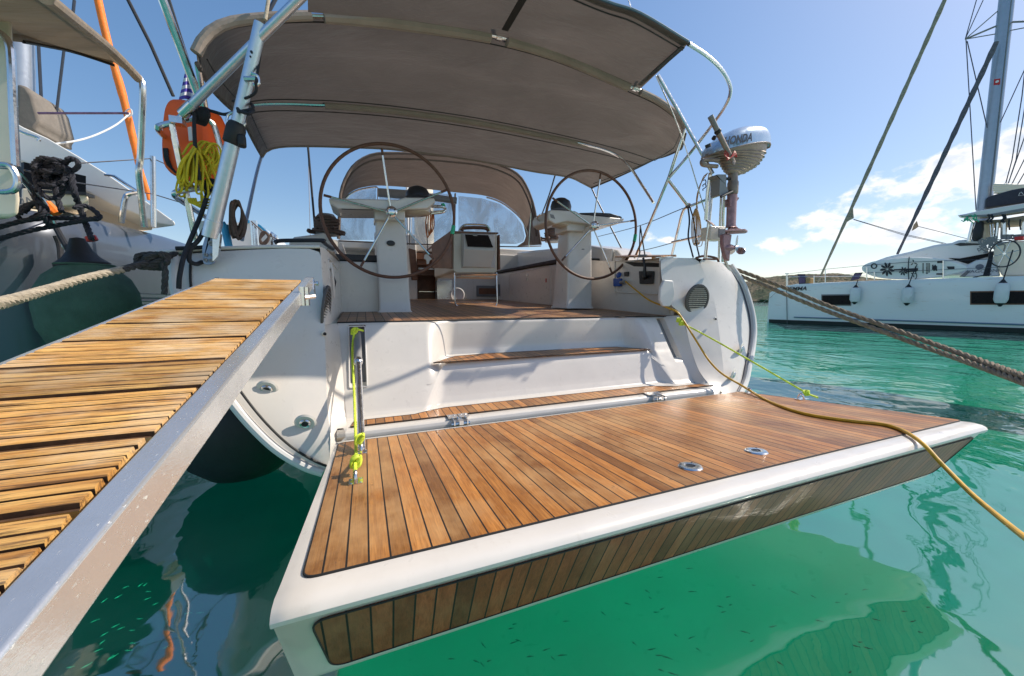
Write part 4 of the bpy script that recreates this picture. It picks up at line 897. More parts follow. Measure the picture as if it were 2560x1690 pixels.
# coachroof beyond
b = MB(); cr_ = [V((-.5, 6.9, 1.7)), V((-.3, 6.9, 2.02)), V((.4, 6.9, 2.10)), V((1.9, 6.9, 2.10)), V((2.8, 6.9, 2.02)), V((3.0, 6.9, 1.7))]; b.prism(cr_, (0, 5, -.2)); b.build('coachroof', 'gelcoat', yacht, bevel=.04)
b = MB(); b.v += [V((-1.1, 6.3, 1.5)), V((3.4, 6.3, 1.55)), V((3.1, 10, 1.75)), V((1.4, 14, 1.85)), V((.9, 14, 1.85)), V((-.8, 10, 1.75))]; b.face(range(6)); b.build('foredeck', 'nonskid', yacht, smooth=False)
# ---- bimini
def row(pts, yl, yr, n=60):
    o = []
    x0, x1 = pts[0][0], pts[-1][0]
    return resample([P(a, c, y=yl+(yr-yl)*max(0, min(1, (a-x0)/(x1-x0)))) for a, c in pts], n)
rib1 = row([(494, 160), (487, 138), (499, 105), (527, 72), (572, 50), (640, 40), (770, 33), (860, 38), (1000, 54), (1235, 90), (1400, 138), (1560, 208), (1640, 245), (1690, 282), (1711, 308), (1713, 335)], 2.30, 2.60)
rib15 = row([(540, 235), (550, 190), (572, 165), (612, 150), (690, 143), (770, 143), (860, 148), (1000, 165), (1220, 205), (1380, 240), (1520, 285), (1610, 318), (1660, 345), (1690, 368), (1703, 372)], 2.80, 3.05)
rib2 = row([(602, 288), (606, 268), (632, 259), (700, 256), (789, 259), (850, 262), (1000, 276), (1213, 307), (1446, 355), (1540, 378), (1590, 392), (1628, 403), (1640, 396)], 3.3, 3.5)
front = row([(655, 392), (668, 375), (700, 366), (760, 364), (850, 366), (1000, 374), (1200, 402), (1330, 427), (1390, 436), (1430, 444), (1455, 456), (1480, 469)], 4.3, 4.3)
b = MB()
rows = [rib1]
def inter(a, c, t, sag): return [p.lerp(q, t)+V((0, 0, -sag*math.sin(math.pi*t))) for p, q in zip(a, c)]
for A1, A2 in ((rib1, rib15), (rib15, rib2), (rib2, front)):
    for k in range(1, 9): rows.append(inter(A1, A2, k/8, .012))
b.grid(rows); bim = b.build('bimini', 'canvas', yacht, sharp=80)
def sleeve(r_, off, rad, fl=.55, nm='sleeve'):
    b = MB(); b.tube([p+V((0, off, -.012)) for p in r_], rad, 10, flat=1); return b.build(nm, 'sleeve', bim)
def ix(r_, px):
    q = P(px, 60, y=2.4).x; return min(range(len(r_)), key=lambda i: abs((r_[i]-V((0, 0, ZC))).x/(r_[i]).y-P(px, 60, y=1).x))
I0, I1, I2, I3 = ix(rib1, 776), ix(rib1, 806), ix(rib1, 1252), ix(rib1, 1592)
sleeve(rib1[1:I0+1], .0, .024); sleeve(rib1[I1:I2], .0, .034); sleeve(rib1[I2+1:I3], .0, .034); sleeve(rib1[I3+1:-1], .0, .026)
sleeve(rib2[9:46], .0, .026)
b = MB(); b.tube([p+V((0, 0, -.01)) for p in rib2[2:10]], .013, 8)
b.tube(spline([P(1440, 356, y=3.45), P(1470, 363, y=3.45), P(1510, 374, y=3.45), P(1545, 390, y=3.45), P(1572, 413, y=3.4), P(1600, 455, y=3.3), P(1634, 507, y=3.1)], 5), .0135, 10); b.build('bow_tube', 'stainless', bim)
for rr_, nm in ((front, 'hem'), (rows[1], 'seam'), (rows[15], 'seam'), (rows[17], 'seam')):
    b = MB(); b.tube([p+V((0, 0, -.006)) for p in rr_], .010 if nm == 'hem' else .0035, 6); b.build(nm, 'sleeve' if nm == 'hem' else 'caulk', bim)
for i, s_ in ((0, 0), (-1, 0)):
    b = MB(); b.tube([r_[i] for r_ in rows], .012, 8); b.build('hem', 'canvas', bim)
b = MB(); b.tube([r_[1]+V((.03, 0, -.008)) for r_ in rows[1:-1]], .0035, 6); b.tube([r_[-2]+V((-.03, 0, -.008)) for r_ in rows[1:-1]], .0035, 6); b.build('seam', 'caulk', bim)
# clamps in the sleeve gaps
def clamp(i):
    p = rib1[i]; b = MB(); d = (rib1[i+1]-rib1[i-1]).normalized(); b.tube([p-d*.06, p+d*.06], .014, 10); b.tube([p-d*.018, p+d*.018], .022, 10)
    b.tube([p, p+V((.0, -.05, .03)), p+V((0, -.09, .04))], .009, 8); b.build('bow_clamp', 'stainless', bim)
clamp(I2); clamp(I3)
b = MB(); b.tube([rib1[I0]+V((0, 0, -.012)), rib1[I1]+V((0, 0, -.012))], .015, 8); b.build('bow_tube', 'stainless', bim)
# aft extension panel
ZA = 2.72
ax = [P(1722, 108, z=ZA), P(1600, 36, z=ZA+.01), P(1497, 0, z=ZA+.02), P(1100, -170, z=ZA+.03), P(765, -190, z=ZA-.02)]
aft = resample(ax[::-1], 40)
fr_ = resample([P(770, 30, y=2.32), P(860, 38, y=2.35), P(1000, 52, y=2.4), P(1235, 88, y=2.46), P(1400, 136, y=2.5), P(1560, 205, y=2.55), P(1601, 222, y=2.56)], 40)
b = MB(); b.grid([inter(fr_, aft, k/6, .0) for k in range(7)]); ext = b.build('aft_canopy', 'canvas', yacht, sharp=80)
b = MB(); b.tube([p+V((0, .02, .015)) for p in aft], .022, 10, flat=.5); b.build('edge_trim', 'blue_band', ext)
b = MB(); b.tube([p.lerp(q, .10)+V((0, 0, -.008)) for p, q in zip(aft, fr_)], .004, 6); b.build('seam', 'caulk', ext)
def strip(i, wd):
    b = MB(); a, c = fr_[i], aft[i]; b.box((a+c)/2+V((0, 0, -.010)), ((c-a).length*.96, wd, .004), axes=((c-a).normalized(), (c-a).normalized().cross(V((0, 0, 1))).normalized(), V((0, 0, 1)))); b.build('zip_strip', 'caulk', ext)
zs = min(range(40), key=lambda i: (fr_[i]-P(1262, 92, y=2.46)).length)
b = MB(); a = P(1262, 75, z=ZA-.005); c = P(1310, -8, z=ZA+.0); b.prism([a+V((-.02, 0, 0)), a+V((.02, 0, 0)), c+V((.02, 0, 0)), c+V((-.02, 0, 0))], (0, 0, -.004)); b.build('zip_strip', 'caulk', ext)
b = MB(); a = P(1606, 210, y=2.52); c = P(1712, 118, z=ZA-.01); n_ = V((-.035, 0, 0)); b.prism([a+n_, a, c, c+n_], (0, 0, -.006)); b.build('zip_strip', 'caulk', ext)
# ---- stainless frames
def tube(name, pts, r, parent=yacht, mat='stainless', n=5, sm_=True): return T(name, pts, r, mat, parent, 10, n, smooth_path=sm_)
tube('bimini_bow', [P(1722, 110, z=2.72), P(1765, 138, z=2.74), P(1800, 170, z=2.73), P(1822, 205, y=2.15), P(1826, 232, y=2.2), P(1815, 262, y=2.26), P(1790, 300, y=2.35), P(1728, 380, y=2.55), P(1673, 444, y=2.66)], .013)
tube('bimini_leg', [P(1711, 325, y=2.6), P(1672, 444, y=2.70), P(1630, 545, y=2.95), P(1587, 645, y=3.25)], .0135, sm_=False)
tube('bimini_strut', [P(1645, 188, y=2.5), P(1700, 285, y=2.45), P(1762, 398, y=2.35), P(1782, 434, y=2.3)], .0135, sm_=False)
tube('bimini_line', [P(1640, 190, y=2.5), P(1685, 290, y=2.5), P(1721, 390, y=2.45), P(1767, 545, y=2.4)], .0045)
tube('frame_strut', [P(1672, 451, y=2.68), P(1718, 513, y=2.62)], .013, sm_=False)
tube('bimini_line', [P(1478, 468, y=4.3), P(1500, 515, y=4.2), P(1561, 635, y=3.8)], .009, mat='wire')
tube('bimini_line', [P(1388, 437, y=4.35), P(1372, 490, y=4.8), P(1355, 535, y=5.2)], .010, mat='wire')
tube('bimini_leg', [P(654, 390, y=4.3), P(640, 440, y=4.1), P(605, 600, y=3.4)], .013, mat='mast')
tube('bimini_line', [P(770, 368, y=5.2), P(790, 600, y=5.2)], .012, mat='black_rope')
# port pushpit
tube('pushpit', [P(510, 293, y=2.40), P(480, 297, y=2.38), P(443, 305, y=2.36), P(404, 314, y=2.34), P(395, 322, y=2.34), P(412, 343, y=2.5), P(437, 370, y=2.75)], .0135)
tube('pushpit', [P(430, 312, y=2.34), P(455, 430, y=2.37), P(489, 602, y=2.42)], .0135, sm_=False)
tube('pushpit', [P(505, 294, y=2.40), P(531, 309, y=2.42), P(543, 340, y=2.43), P(556, 390, y=2.44), P(567, 425, y=2.45), P(562, 446, y=2.45), P(544, 462, y=2.42), P(500, 470, y=2.38), P(467, 475, y=2.36), P(443, 480, y=2.35), P(437, 487, y=2.36), P(450, 500, y=2.45), P(522, 547, y=2.75)], .0135)
tube('bimini_leg', [P(494, 158, y=2.35), P(515, 280, y=2.5), P(548, 438, y=2.7), P(560, 500, y=2.8)], .013, sm_=False)
tube('stern_rod', [P(405, -5, y=2.3), P(455, 130, y=2.4), P(505, 265, y=2.5)], .018, sm_=False)
tube('stern_rod', [P(421, -5, y=2.33), P(460, 120, y=2.42), P(508, 262, y=2.52)], .007, mat='wire', sm_=False)
tube('pushpit', [P(512, 555, y=2.4), P(520, 590, y=2.4)], .03, mat='plastic_white')
# starboard pushpit
YS = 2.62
tube('pushpit', [P(1679, 640, y=3.0), P(1695, 575, y=2.85), P(1707, 530, y=2.72), P(1722, 517, y=2.66), P(1798, 487, y=2.5)], .0125)
tube('pushpit', [P(1679, 606, y=2.9), P(1720, 597, y=2.75), P(1766, 586, y=2.5)], .0115)
tube('pushpit_post', [P(1763, 646, y=2.45), P(1772, 560, y=2.43), P(1783, 440, y=2.4)], .0145, sm_=False)
tube('pushpit_post', [P(1765, 550, y=2.36), P(1769, 480, y=2.34), P(1776, 432, y=2.32)], .0145, sm_=False)
tube('pushpit_post', [P(1797, 650, y=2.5), P(1800, 560, y=2.48), P(1803, 490, y=2.46)], .010, sm_=False)
tube('pushpit_post', [P(1807, 655, y=2.47), P(1808, 545, y=2.45), P(1811, 490, y=2.43)], .0125, sm_=False)
tube('lifeline', [P(1707, 521, y=2.72), P(1597, 565, y=3.5), P(1493, 592, y=4.6)], .004, mat='wire')
tube('lifeline', [P(1681, 607, y=2.9), P(1625, 622, y=3.3), P(1566, 634, y=3.9)], .004, mat='wire')
tube('backstay', [P(1565, -20, y=6), P(1580, 28, y=6)], .006, mat='wire', sm_=False)
tube('topping_line', [P(690, -5, y=2.6), P(660, 50, y=2.6)], .010, mat='wire', sm_=False)
tube('topping_line', [P(672, -5, y=2.3), P(663, 50, y=2.25)], .008, mat='mooring_pale', sm_=False)
tube('lifeline_rail', [P(1630, 645, y=3.0), P(1655, 639, y=2.9), P(1690, 640, y=2.75)], .008, mat='tan_rope')
# throttle-like seat straps
tube('seat_strap', [P(1599, 638, y=2.9), P(1599, 600, y=2.95), P(1601, 565, y=3.0)], .006, mat='black_rope', sm_=False); tube('seat_strap', [P(1612, 636, y=2.9), P(1606, 600, y=2.95), P(1601, 565, y=3.0)], .006, mat='black_rope', sm_=False)
for nm in ('mooring_cleat',):
    b = MB(); b.box(P(1775, 648, y=2.5), (.14, .03, .014)); b.tube(spline([P(1740, 645, y=2.5), P(1760, 640, y=2.5), P(1790, 645, y=2.5), P(1797, 655, y=2.48)], 4), .010, 8); b.build('cleat', 'wood_dark', yacht)
b = MB(); b.prism([P(1808, 640, y=2.46), P(1814, 645, y=2.44), P(1832, 685, y=2.42), P(1822, 682, y=2.42)], (.02, .03, 0)); b.build('fairlead', 'gel_beige', yacht, bevel=.003)
# port mast-pole foot and jacket
# ============================================================ gangway lifting pole on the port quarter
a0, a1 = P(526, 592, y=2.29), P(652, 60, y=2.12)
pole = thing('gangway_pole', 'thick silver aluminium pole standing on a hinged bracket on the port quarter', 'pole', a0)
b = MB(); b.tube([a0, a0.lerp(a1, .08), a0.lerp(a1, .081), a0.lerp(a1, .5)], [.036, .036, .033, .031], 20); b.build('lower_tube', 'aluminium', pole)
b = MB(); b.tube([a0.lerp(a1, .42), a1], .026, 20); b.build('upper_tube', 'aluminium', pole)
b = MB(); c = a0.lerp(a1, .50); b.lathe([(.033, -.05), (.040, -.04), (.040, .03), (.030, .06)], c, a1-a0, 20); b.box(c+V((.030, -.012, -.03)), (.035, .05, .055), rot=.2); b.build('boom_collar', 'black_rubber', pole, bevel=.012)
b = MB(); b.tube([c+V((math.cos(t)*.036+.012, -.01, math.sin(t)*.036+.06)) for t in [i*math.pi/6 for i in range(12)]], .006, 8, True); b.build('collar_ring', 'stainless', pole)
b = MB(); e = a0.lerp(a1, .74); b.tube([e+V((.0, -.03, .0)), e+V((.05, -.05, .0))], .012, 8); b.tube(spline([e+V((.03, -.05, .02)), e+V((.055, -.05, .01)), e+V((.055, -.05, -.02)), e+V((.035, -.05, -.03))], 4), .008, 8); b.build('sheave', 'stainless', pole)
b = MB(); b.lathe([(.006, 0), (.006, .004), (0, .004)], a0.lerp(a1, .86)+V((0, -.028, 0)), (0, -1, 0), 8); b.lathe([(.004, 0), (.004, .004), (0, .004)], a0.lerp(a1, .84)+V((0, -.028, 0)), (0, -1, 0), 8); b.build('pin_holes', 'black_plastic', pole)
b = MB(); b.prism(rounded([P(505, 618, y=2.29), P(517, 580, y=2.29), P(538, 580, y=2.29), P(542, 615, y=2.29), P(534, 660, y=2.29), P(508, 662, y=2.29)], .02), (0, .022, 0)); br = b.build('hinge_bracket', 'alu_dirty', pole, bevel=.003)
b = MB(); b.prism(rounded([P(531, 578, y=2.275), P(551, 582, y=2.275), P(545, 640, y=2.275), P(531, 655, y=2.275)], .01), (0, .03, 0)); b.build('bracket_arm', 'stainless', pole, bevel=.003)
b = MB()
for px, py, r_ in ((528, 608, .013), (515, 637, .009), (530, 637, .009), (514, 650, .009), (528, 651, .009)): b.lathe([(r_, 0), (r_*.9, .007), (r_*.4, .008), (r_*.35, .004), (0, .004)], P(px, py, y=2.286), (0, -1, 0), 14)
b.build('bolts', 'plastic_grey', br)
# lifting strut
l0, l1 = P(456, 286, y=2.33), P(760, -14, y=2.02)
ls = thing('lifting_strut', 'slim silver strut rising diagonally across the thick aluminium pole', 'strut', l0)
b = MB(); b.tube([l0.lerp(l1, .04), l1], .020, 16); b.build('strut_tube', 'aluminium', ls)
b = MB(); b.tube([l0, l0.lerp(l1, .09)], .024, 16); b.tube([l0+V((-.02, 0, -.03)), l0], .012, 10); b.box(l0+V((-.02, 0, -.035)), (.05, .05, .03)); b.build('strut_clamp', 'stainless', ls)
# ---------------- orange rescue bag
def lofty(outline, y, depth, name, mat, parent, inset=.03, yaw=0):
    pts = PY(outline, y); c = sum(pts, V())/len(pts); n = len(pts); b = MB(); rings = []
    pts = spline(pts, 3, True)
    for dy, k in ((0, .86), (.008, .94), (.03, 1), (depth-.03, 1), (depth-.008, .94), (depth, .86)): rings.append([c+(p-c)*k+V((dy*.35, dy, 0)) for p in pts])
    b.loft(rings); return b.build(name, mat, parent)
lb = thing('rescue_bag', 'orange horseshoe rescue bag strapped to the port pushpit', 'lifebuoy', P(450, 340, y=2.5))
lofty([(402, 290), (410, 255), (428, 240), (470, 246), (500, 256), (512, 300), (515, 360), (508, 410), (470, 436), (450, 442), (422, 433), (403, 412), (398, 360)], 2.48, .17, 'bag', 'orange', lb)
b = MB(); q = [P(407, 370, y=2.47), P(419, 370, y=2.465), P(421, 395, y=2.465), P(430, 418, y=2.47), P(447, 436, y=2.485), P(436, 432, y=2.48), P(416, 412, y=2.465), P(409, 393, y=2.465)]; b.prism(q, (0, .01, 0)); b.build('strap', 'black_rope', lb)
b = MB(); q = [P(469, 318, y=2.46), P(478, 316, y=2.46), P(482, 350, y=2.46), P(472, 352, y=2.46)]; b.prism(q, (0, .01, 0)); b.build('reflective_patch', 'white_paint', lb)
# Greek flag
fl = thing('flag', 'small blue and white striped flag hanging folded above the orange rescue bag', 'flag', P(465, 240, y=2.8))
rows = []; A_, Bq, Cq = (463, 176), (446, 250), (488, 250)
b = MB(); nst = 8
for i in range(25):
    t = i/24; r_ = []
    for j in range(13):
        s = j/12; px = A_[0]+(Bq[0]-A_[0])*t*(1-s)+(Cq[0]-A_[0])*t*s+1; py = A_[1]+(74)*t+3*math.sin(s*5+t*3)*t; r_.append(P(px, py, y=2.80+.022*math.sin(s*9+t*2)*t))
    rows.append(r_)
b.grid(rows)
for fi in range(len(b.f)):
    i = fi//12; b.mi[fi] = (i//3+ (1 if i < 3 else 1)) % 2
b.build('flag_cloth', ['flag_blue', 'flag_white'], fl, solid=.002)
# yellow floating line bundle
b = MB(); cc0 = P(500, 375, y=2.36)
for k in range(22):
    s = random.uniform(-1, 1); ln = random.uniform(.55, 1.05); y = 2.36+random.uniform(-.07, .05)
    top = P(492+s*8, 372+random.uniform(-6, 6), y=y); bx, by = 492+s*44+random.uniform(-8, 8), 372+ln*118
    b.tube(spline([top, P(492+s*30-8, 372+ln*45, y=y-.02), P(bx-7, by-10, y=y), P(bx+2, by, y=y+.01), P(bx+9, by-14, y=y), P(492+s*34+6, 372+ln*40, y=y+.01), top], 5), .0048, 6)
for k in range(14):
    y = 2.34+random.uniform(-.04, .04); x_, z_ = random.uniform(480, 535), random.uniform(362, 400)
    b.tube(spline([P(x_-25, z_+20, y=y), P(x_-5, z_-8, y=y), P(x_+14, z_, y=y), P(x_+18, z_+28, y=y), P(x_, z_+50, y=y)], 5), .0048, 6)
b.tube(spline([P(480, 400, y=2.33), P(460, 408, y=2.34), P(452, 425, y=2.34), P(450, 450, y=2.35), P(462, 465, y=2.35), P(470, 478, y=2.35)], 5), .0048, 6)
for k in range(4): b.tube(spline([P(470+k*6, 495, y=2.35), P(480+k*6, 508+k*3, y=2.35), P(520+k*3, 500+k*6, y=2.35), P(535, 495, y=2.35)], 5), .0048, 6)
b.tube([P(503, 480, y=2.35), P(507, 540, y=2.36)], .0055, 6)
tag(b.build('line_bundle', 'yellow_rope'), 'tangled bundle of yellow floating line hanging in the port pushpit', 'rope bundle')
# black lines on the pushpit
b = MB()
b.tube(spline([P(489, 275, y=2.33), P(486, 290, y=2.32), P(486, 330, y=2.31), P(490, 390, y=2.3), P(499, 450, y=2.3)], 5), .0085, 8)
for k in range(7): b.tube(spline([P(487+k*4, 280+2*math.sin(k), y=2.36), P(492+k*4, 272, y=2.33), P(498+k*4, 290, y=2.33), P(492+k*3, 306+k, y=2.37)], 4, True), .0085, 6, True)
b.tube(spline([P(500, 273, y=2.35), P(530, 278, y=2.33), P(560, 286, y=2.28), P(585, 281, y=2.2), P(615, 277, y=2.12), P(632, 270, y=2.15), P(625, 258, y=2.24), P(600, 262, y=2.24), P(596, 275, y=2.14), P(622, 284, y=2.10), P(634, 276, y=2.14)], 5), .0075, 8)
b.tube(spline([P(582, 253, y=2.25), P(600, 250, y=2.2), P(625, 241, y=2.12), P(640, 228, y=2.1), P(639, 205, y=2.08)], 5), .006, 8)
b.tube([P(640, 205, y=2.1), P(662, 60, y=2.3), P(672, 30, y=2.35)], .006, 8)
tag(b.build('black_line', 'black_rope'), 'black line wrapped round the pushpit top corner and round the aluminium pole', 'rope')
b = MB()
for k in range(6): b.tube(spline([P(515+k*3, 455+k*2, y=2.36), P(524+k*2, 450, y=2.35), P(534, 462+k*2, y=2.35), P(526, 476, y=2.36), P(514, 470, y=2.37)], 4, True), .0095, 6, True)
b.tube(spline([P(521, 475, y=2.35), P(505, 530, y=2.33), P(480, 590, y=2.3), P(460, 640, y=2.24), P(449, 690, y=2.2), P(447, 722, y=2.2)], 5), .0105, 8)
b.tube(spline([P(545, 470, y=2.36), P(530, 530, y=2.33), P(500, 595, y=2.30), P(478, 620, y=2.28), P(473, 650, y=2.27), P(490, 660, y=2.29), P(505, 655, y=2.33)], 5), .0105, 8)
b.tube(spline([P(440, 621, y=2.36), P(475, 620, y=2.36), P(520, 617, y=2.38)], 5), .010, 8)
tag(b.build('black_line', 'black_rope'), 'black line knotted on the lower pushpit rail and dropping past the gangway head', 'rope')
b = MB()
for k in range(16): 
    s = k/15; y = 2.7+random.uniform(-.05, .05)
    b.tube(spline([P(580+14*s, 500+random.uniform(0, 15), y=y), P(575+10*s, 540, y=y), P(578+26*s, 585+15*random.random(), y=y), P(600+15*s, 560, y=y), P(603, 520, y=y)], 5, True), .0065, 6, True)
tag(b.build('rope_coil', 'brown_rope'), 'brown braided rope coil hung behind the foot of the aluminium pole', 'rope coil')
b = MB(); b.tube([P(561, 562, y=2.75), P(572, 616, y=2.75)], .02, 10); b.tube([P(556, 556, y=2.75), P(562, 566, y=2.75)], .014, 8); tag(b.build('boat_hook', 'cyan'), 'bright blue plastic tube standing behind the port pole bracket', 'tube')
# white boat far beyond the port deck
wb = thing('moored_boat', 'white boat moored ahead of the port side, with canvas edge and rope coils', 'boat', P(650, 620, y=9)*1)
def far(pts, y, d=.3): b = MB(); b.prism(PY(pts, y), (0, d, 0)); return b
far([(612, 556), (630, 552), (650, 562), (671, 582), (676, 590), (680, 640), (560, 640), (570, 556)], 9, 2.5).build('hull', 'white_paint', wb)
far([(612, 549), (626, 551), (650, 562), (673, 584), (671, 587), (648, 567), (625, 557), (612, 557)], 8.95, .05).build('cover_edge', 'cyan', wb)
b = MB()
for px in (631, 636, 681): b.tube([P(px, 552 if px < 660 else 585, y=8.8), P(px+5, 625, y=8.8)], .05, 8)
b.tube([P(676, 583, y=8.8), P(688, 590, y=8.8), P(687, 620, y=8.8)], .04, 8); b.build('stanchions', 'stainless', wb)
b = MB(); b.tube([P(628, 553, y=8.7), P(655, 578, y=8.7), P(700, 602, y=8.7)], .012, 6)
for k in range(5): b.tube(spline([P(655+k*2, 582, y=8.7), P(650, 598, y=8.7), P(654+k*2, 610, y=8.7), P(672, 592+k, y=8.7), P(664, 580, y=8.7)], 4, True), .02, 6, True)
b.build('lashings', 'brown_rope', wb)
# ============================================================ gangway
G0 = 2.05; GZ = 1.1+(1.197-1.1)*G0/1.75; GS = .195
def GP(px, py):
    r = ray(px, py); t = (GZ-GS*G0-ZC)/(r.z-GS*r.y); return r*t+V((0, 0, ZC))
gx1 = GP(505, 964).x; gx0 = GP(200, 830).x
gw = thing('gangway', 'gangway of weathered ribbed wooden slats in an aluminium frame leading to the stern', 'gangway', (gx1, G0, GZ))
ends = [GP(*p).y for p in [(752, 700), (742, 707), (730, 724), (710, 749), (688, 769), (662, 802), (628, 840), (577, 895), (505, 964), (400, 1082), (222, 1265), (0, 1531)]]
slope = V((0, 1, GS)).normalized(); gn = V((0, -GS, 1)).normalized()
edges = [1.955, 1.87, 1.70, 1.555, 1.41, 1.265, 1.105, .945, .788, .635, .485, .335, .19, .05, -.09, -.23]
edges = [ends[0]+.004, ends[1], ends[2]-.01, ends[3]-.0, ends[4], ends[5], ends[6], ends[7], ends[8], ends[9], ends[10]]
d_ = edges[-2]-edges[-1]
for k in range(7): edges.append(edges[-1]-.15)
rr = random.Random(5)
for i in range(len(edges)-1):
    yb_, ya_ = edges[i], edges[i+1]; W = yb_-ya_-.012; ng = max(2, int(round(W/.0205))); prof_ = []
    for k in range(ng):
        a = ya_+.006+W*k/ng; p_ = W/ng; dp = rr.uniform(.004, .009)
        prof_ += [(a+p_*.0, -dp), (a+p_*.14, -dp), (a+p_*.18, -.0015), (a+p_*.26, .0), (a+p_*.90, 0), (a+p_*.95, -.0015)]
    prof_ = prof_+[(ya_+.006+W, -.024), (ya_+.006, -.024)]
    xr_ = gx1-.004-rr.uniform(0, .006); xl_ = gx0+.004; nxs = 26; rings = []
    for q_ in range(nxs+1):
        x = xr_+(xl_-xr_)*q_/nxs
        ring = []
        for k, (y, h) in enumerate(prof_):
            wob = mnoise.noise(V((x*9, y*60, i)))*.0013 if k < len(prof_)-2 else 0
            chip = 0
            if q_ == 0 and k < len(prof_)-2: chip = -abs(mnoise.noise(V((y*130, i, 2))))*.004
            ring.append(V((x+chip, y, GZ-GS*(G0-y)))+gn*(h+wob))
        rings.append(ring)
    b = MB(); b.loft(rings); m_ = len(prof_)
    for q_ in range(nxs):
        for k in range(ng):
            b.mi[q_*m_+k*6] = 1; b.mi[q_*m_+k*6+1] = 1
            if k: b.mi[q_*m_+k*6-1] = 1
    b.build('slat', ['plank', 'plank_groove'], gw, sharp=25)
# rails
def rail(x0, x1, name, fl_):
    b = MB(); y0, y1 = -.9, 2.02
    for (xa, xb, h0, h1) in fl_:
        pts = [V((xa, y0, GZ-GS*(G0-y0)))+gn*h1, V((xb, y0, GZ-GS*(G0-y0)))+gn*h1, V((xb, y0, GZ-GS*(G0-y0)))+gn*h0, V((xa, y0, GZ-GS*(G0-y0)))+gn*h0]
        b.prism(pts, slope*((y1-y0)/slope.y))
    return b.build(name, 'alu_rail', gw, bevel=.004)
rail(0, 0, 'side_rail', [(gx1+.003, gx1+.036, -.042, .006)])
rail(0, 0, 'side_rail', [(gx0-.016, gx0-.002, -.042, -.004)])
b = MB()
for yy in (1.5, .9, .3): b.box(V(((gx0+gx1)/2, yy, GZ-GS*(G0-yy)))-gn*.045, (gx1-gx0, .05, .02))
b.build('cross_member', 'alu_rail', gw)
b = MB(); e0 = V((gx1+.036, 1.98, GZ-GS*.06)); b.prism([e0+V((0, .02, .0)), e0+V((0, .05, -.01)), e0+V((0, .05, -.08)), e0+V((0, .0, -.05))], (.004, 0, 0)); b.lathe([(.008, -.02), (.008, .01), (.012, .012), (.012, .02), (0, .022)], e0+V((0, .03, -.02)), (1, 0, 0), 10)
b.tube([e0+V((.004, -.38, -.05)), e0+V((.004, -.38, -.12))], .010, 8); b.tube([e0+V((.012, -.34, -.05)), e0+V((.012, -.34, -.12))], .012, 8); b.tube([e0+V((0, -.38, -.09)), e0+V((.04, -.34, -.085))], .009, 8)
b.build('end_fitting', 'stainless', gw)
# ============================================================ outboard motor on the starboard rail
om = thing('outboard_motor', 'silver blue outboard motor with ribbed grey casing clamped to the starboard stern rail', 'outboard motor', P(1840, 440, y=2.3))
YO = 2.28
def Q(mx, my, y=YO): return P(1640+mx/3.41, 240+my/3.41, y=y)
top_ = [(432, 512), (440, 470), (470, 420), (520, 370), (590, 318), (650, 293), (710, 282), (790, 279), (850, 292), (890, 325), (910, 380), (917, 430), (918, 452)]
bot_ = [(432, 514), (446, 510), (478, 503), (525, 494), (592, 480), (650, 467), (710, 456), (790, 443), (850, 437), (890, 436), (908, 442), (917, 446), (919, 456)]
b = MB(); rings = []
tt, bb_ = resample([Q(*p) for p in top_], 26), resample([Q(*p) for p in bot_], 26)
for i in range(26):
    a, c = tt[i], bb_[i]; s = i/25; hw = .135*math.sin(math.pi*min(1, max(0, (s*.93+.035))))**.45; h = a-c; ring = []
    for j in range(20):
        th_ = math.pi*j/19; ex = math.copysign(abs(math.cos(th_))**.55, math.cos(th_)); zz = math.sin(th_)**.6 if th_ not in (0, math.pi) else 0
        ring.append(c+h*zz+V((0, -ex*hw, 0)))
    rings.append(ring)
b.loft(rings); cw = b.build('cowl', 'motor_cowl', om, sharp=60)
b = MB(); lo_ = [V((r_[0].x, r_[0].y, r_[0].z)) for r_ in rings]+[V(r_[-1]) for r_ in rings][::-1]; b.tube(lo_, .006, 6, True); b.build('cowl_rim', 'motor_low', cw)
tx = Q(690, 366, y=YO-.148); xd = (Q(800, 345, y=YO-.139)-Q(590, 380, y=YO-.139)).normalized()
text('brand_lettering', 'HONDA', tx+V((0.005, -.004, -.006)), xd, V((0, 0, 1)), .082, 'black_plastic', cw, shear=.25, bold=.035)
# ribbed casing
secs = [(458, 434, 918), (478, 434, 914), (500, 432, 908), (520, 440, 898), (540, 500, 880), (560, 540, 862), (580, 552, 836), (600, 562, 808), (620, 574, 780), (640, 586, 752), (655, 596, 726), (668, 603, 708)]
b = MB(); rings = []
for i, (my, xa, xb) in enumerate(secs):
    for dz, k in ((0, 1.0), (9, 1.03), (11, .965)) if 1 < i < 10 else ((0, 1),):
        a, c = Q(xa, my+dz), Q(xb, my+dz-(18 if i < 5 else 0)*0); cen = (a+c)/2; rx_ = (c-a).length/2; ry_ = min(.125, .03+.1*(1-i/11)) 
        tilt = (Q(900, 436).z-Q(434, 514).z)*max(0, 1-i/5.5)
        rings.append([cen+V((math.cos(t)*rx_*k, math.sin(t)*ry_*k, (math.cos(t)*.5)*tilt)) for t in [2*math.pi*j/28 for j in range(28)]])
b.loft(rings); b.build('ribbed_casing', 'motor_low', om, sharp=25)
b = MB(); b.tube(spline([Q(530, 545, YO-.05), Q(480, 545, YO-.05), Q(410, 545, YO-.05), Q(392, 560, YO-.05), Q(400, 585, YO-.05), Q(450, 595, YO-.05), Q(520, 600, YO-.05)], 4), .016, 8); b.build('carry_handle', 'motor_low', om)
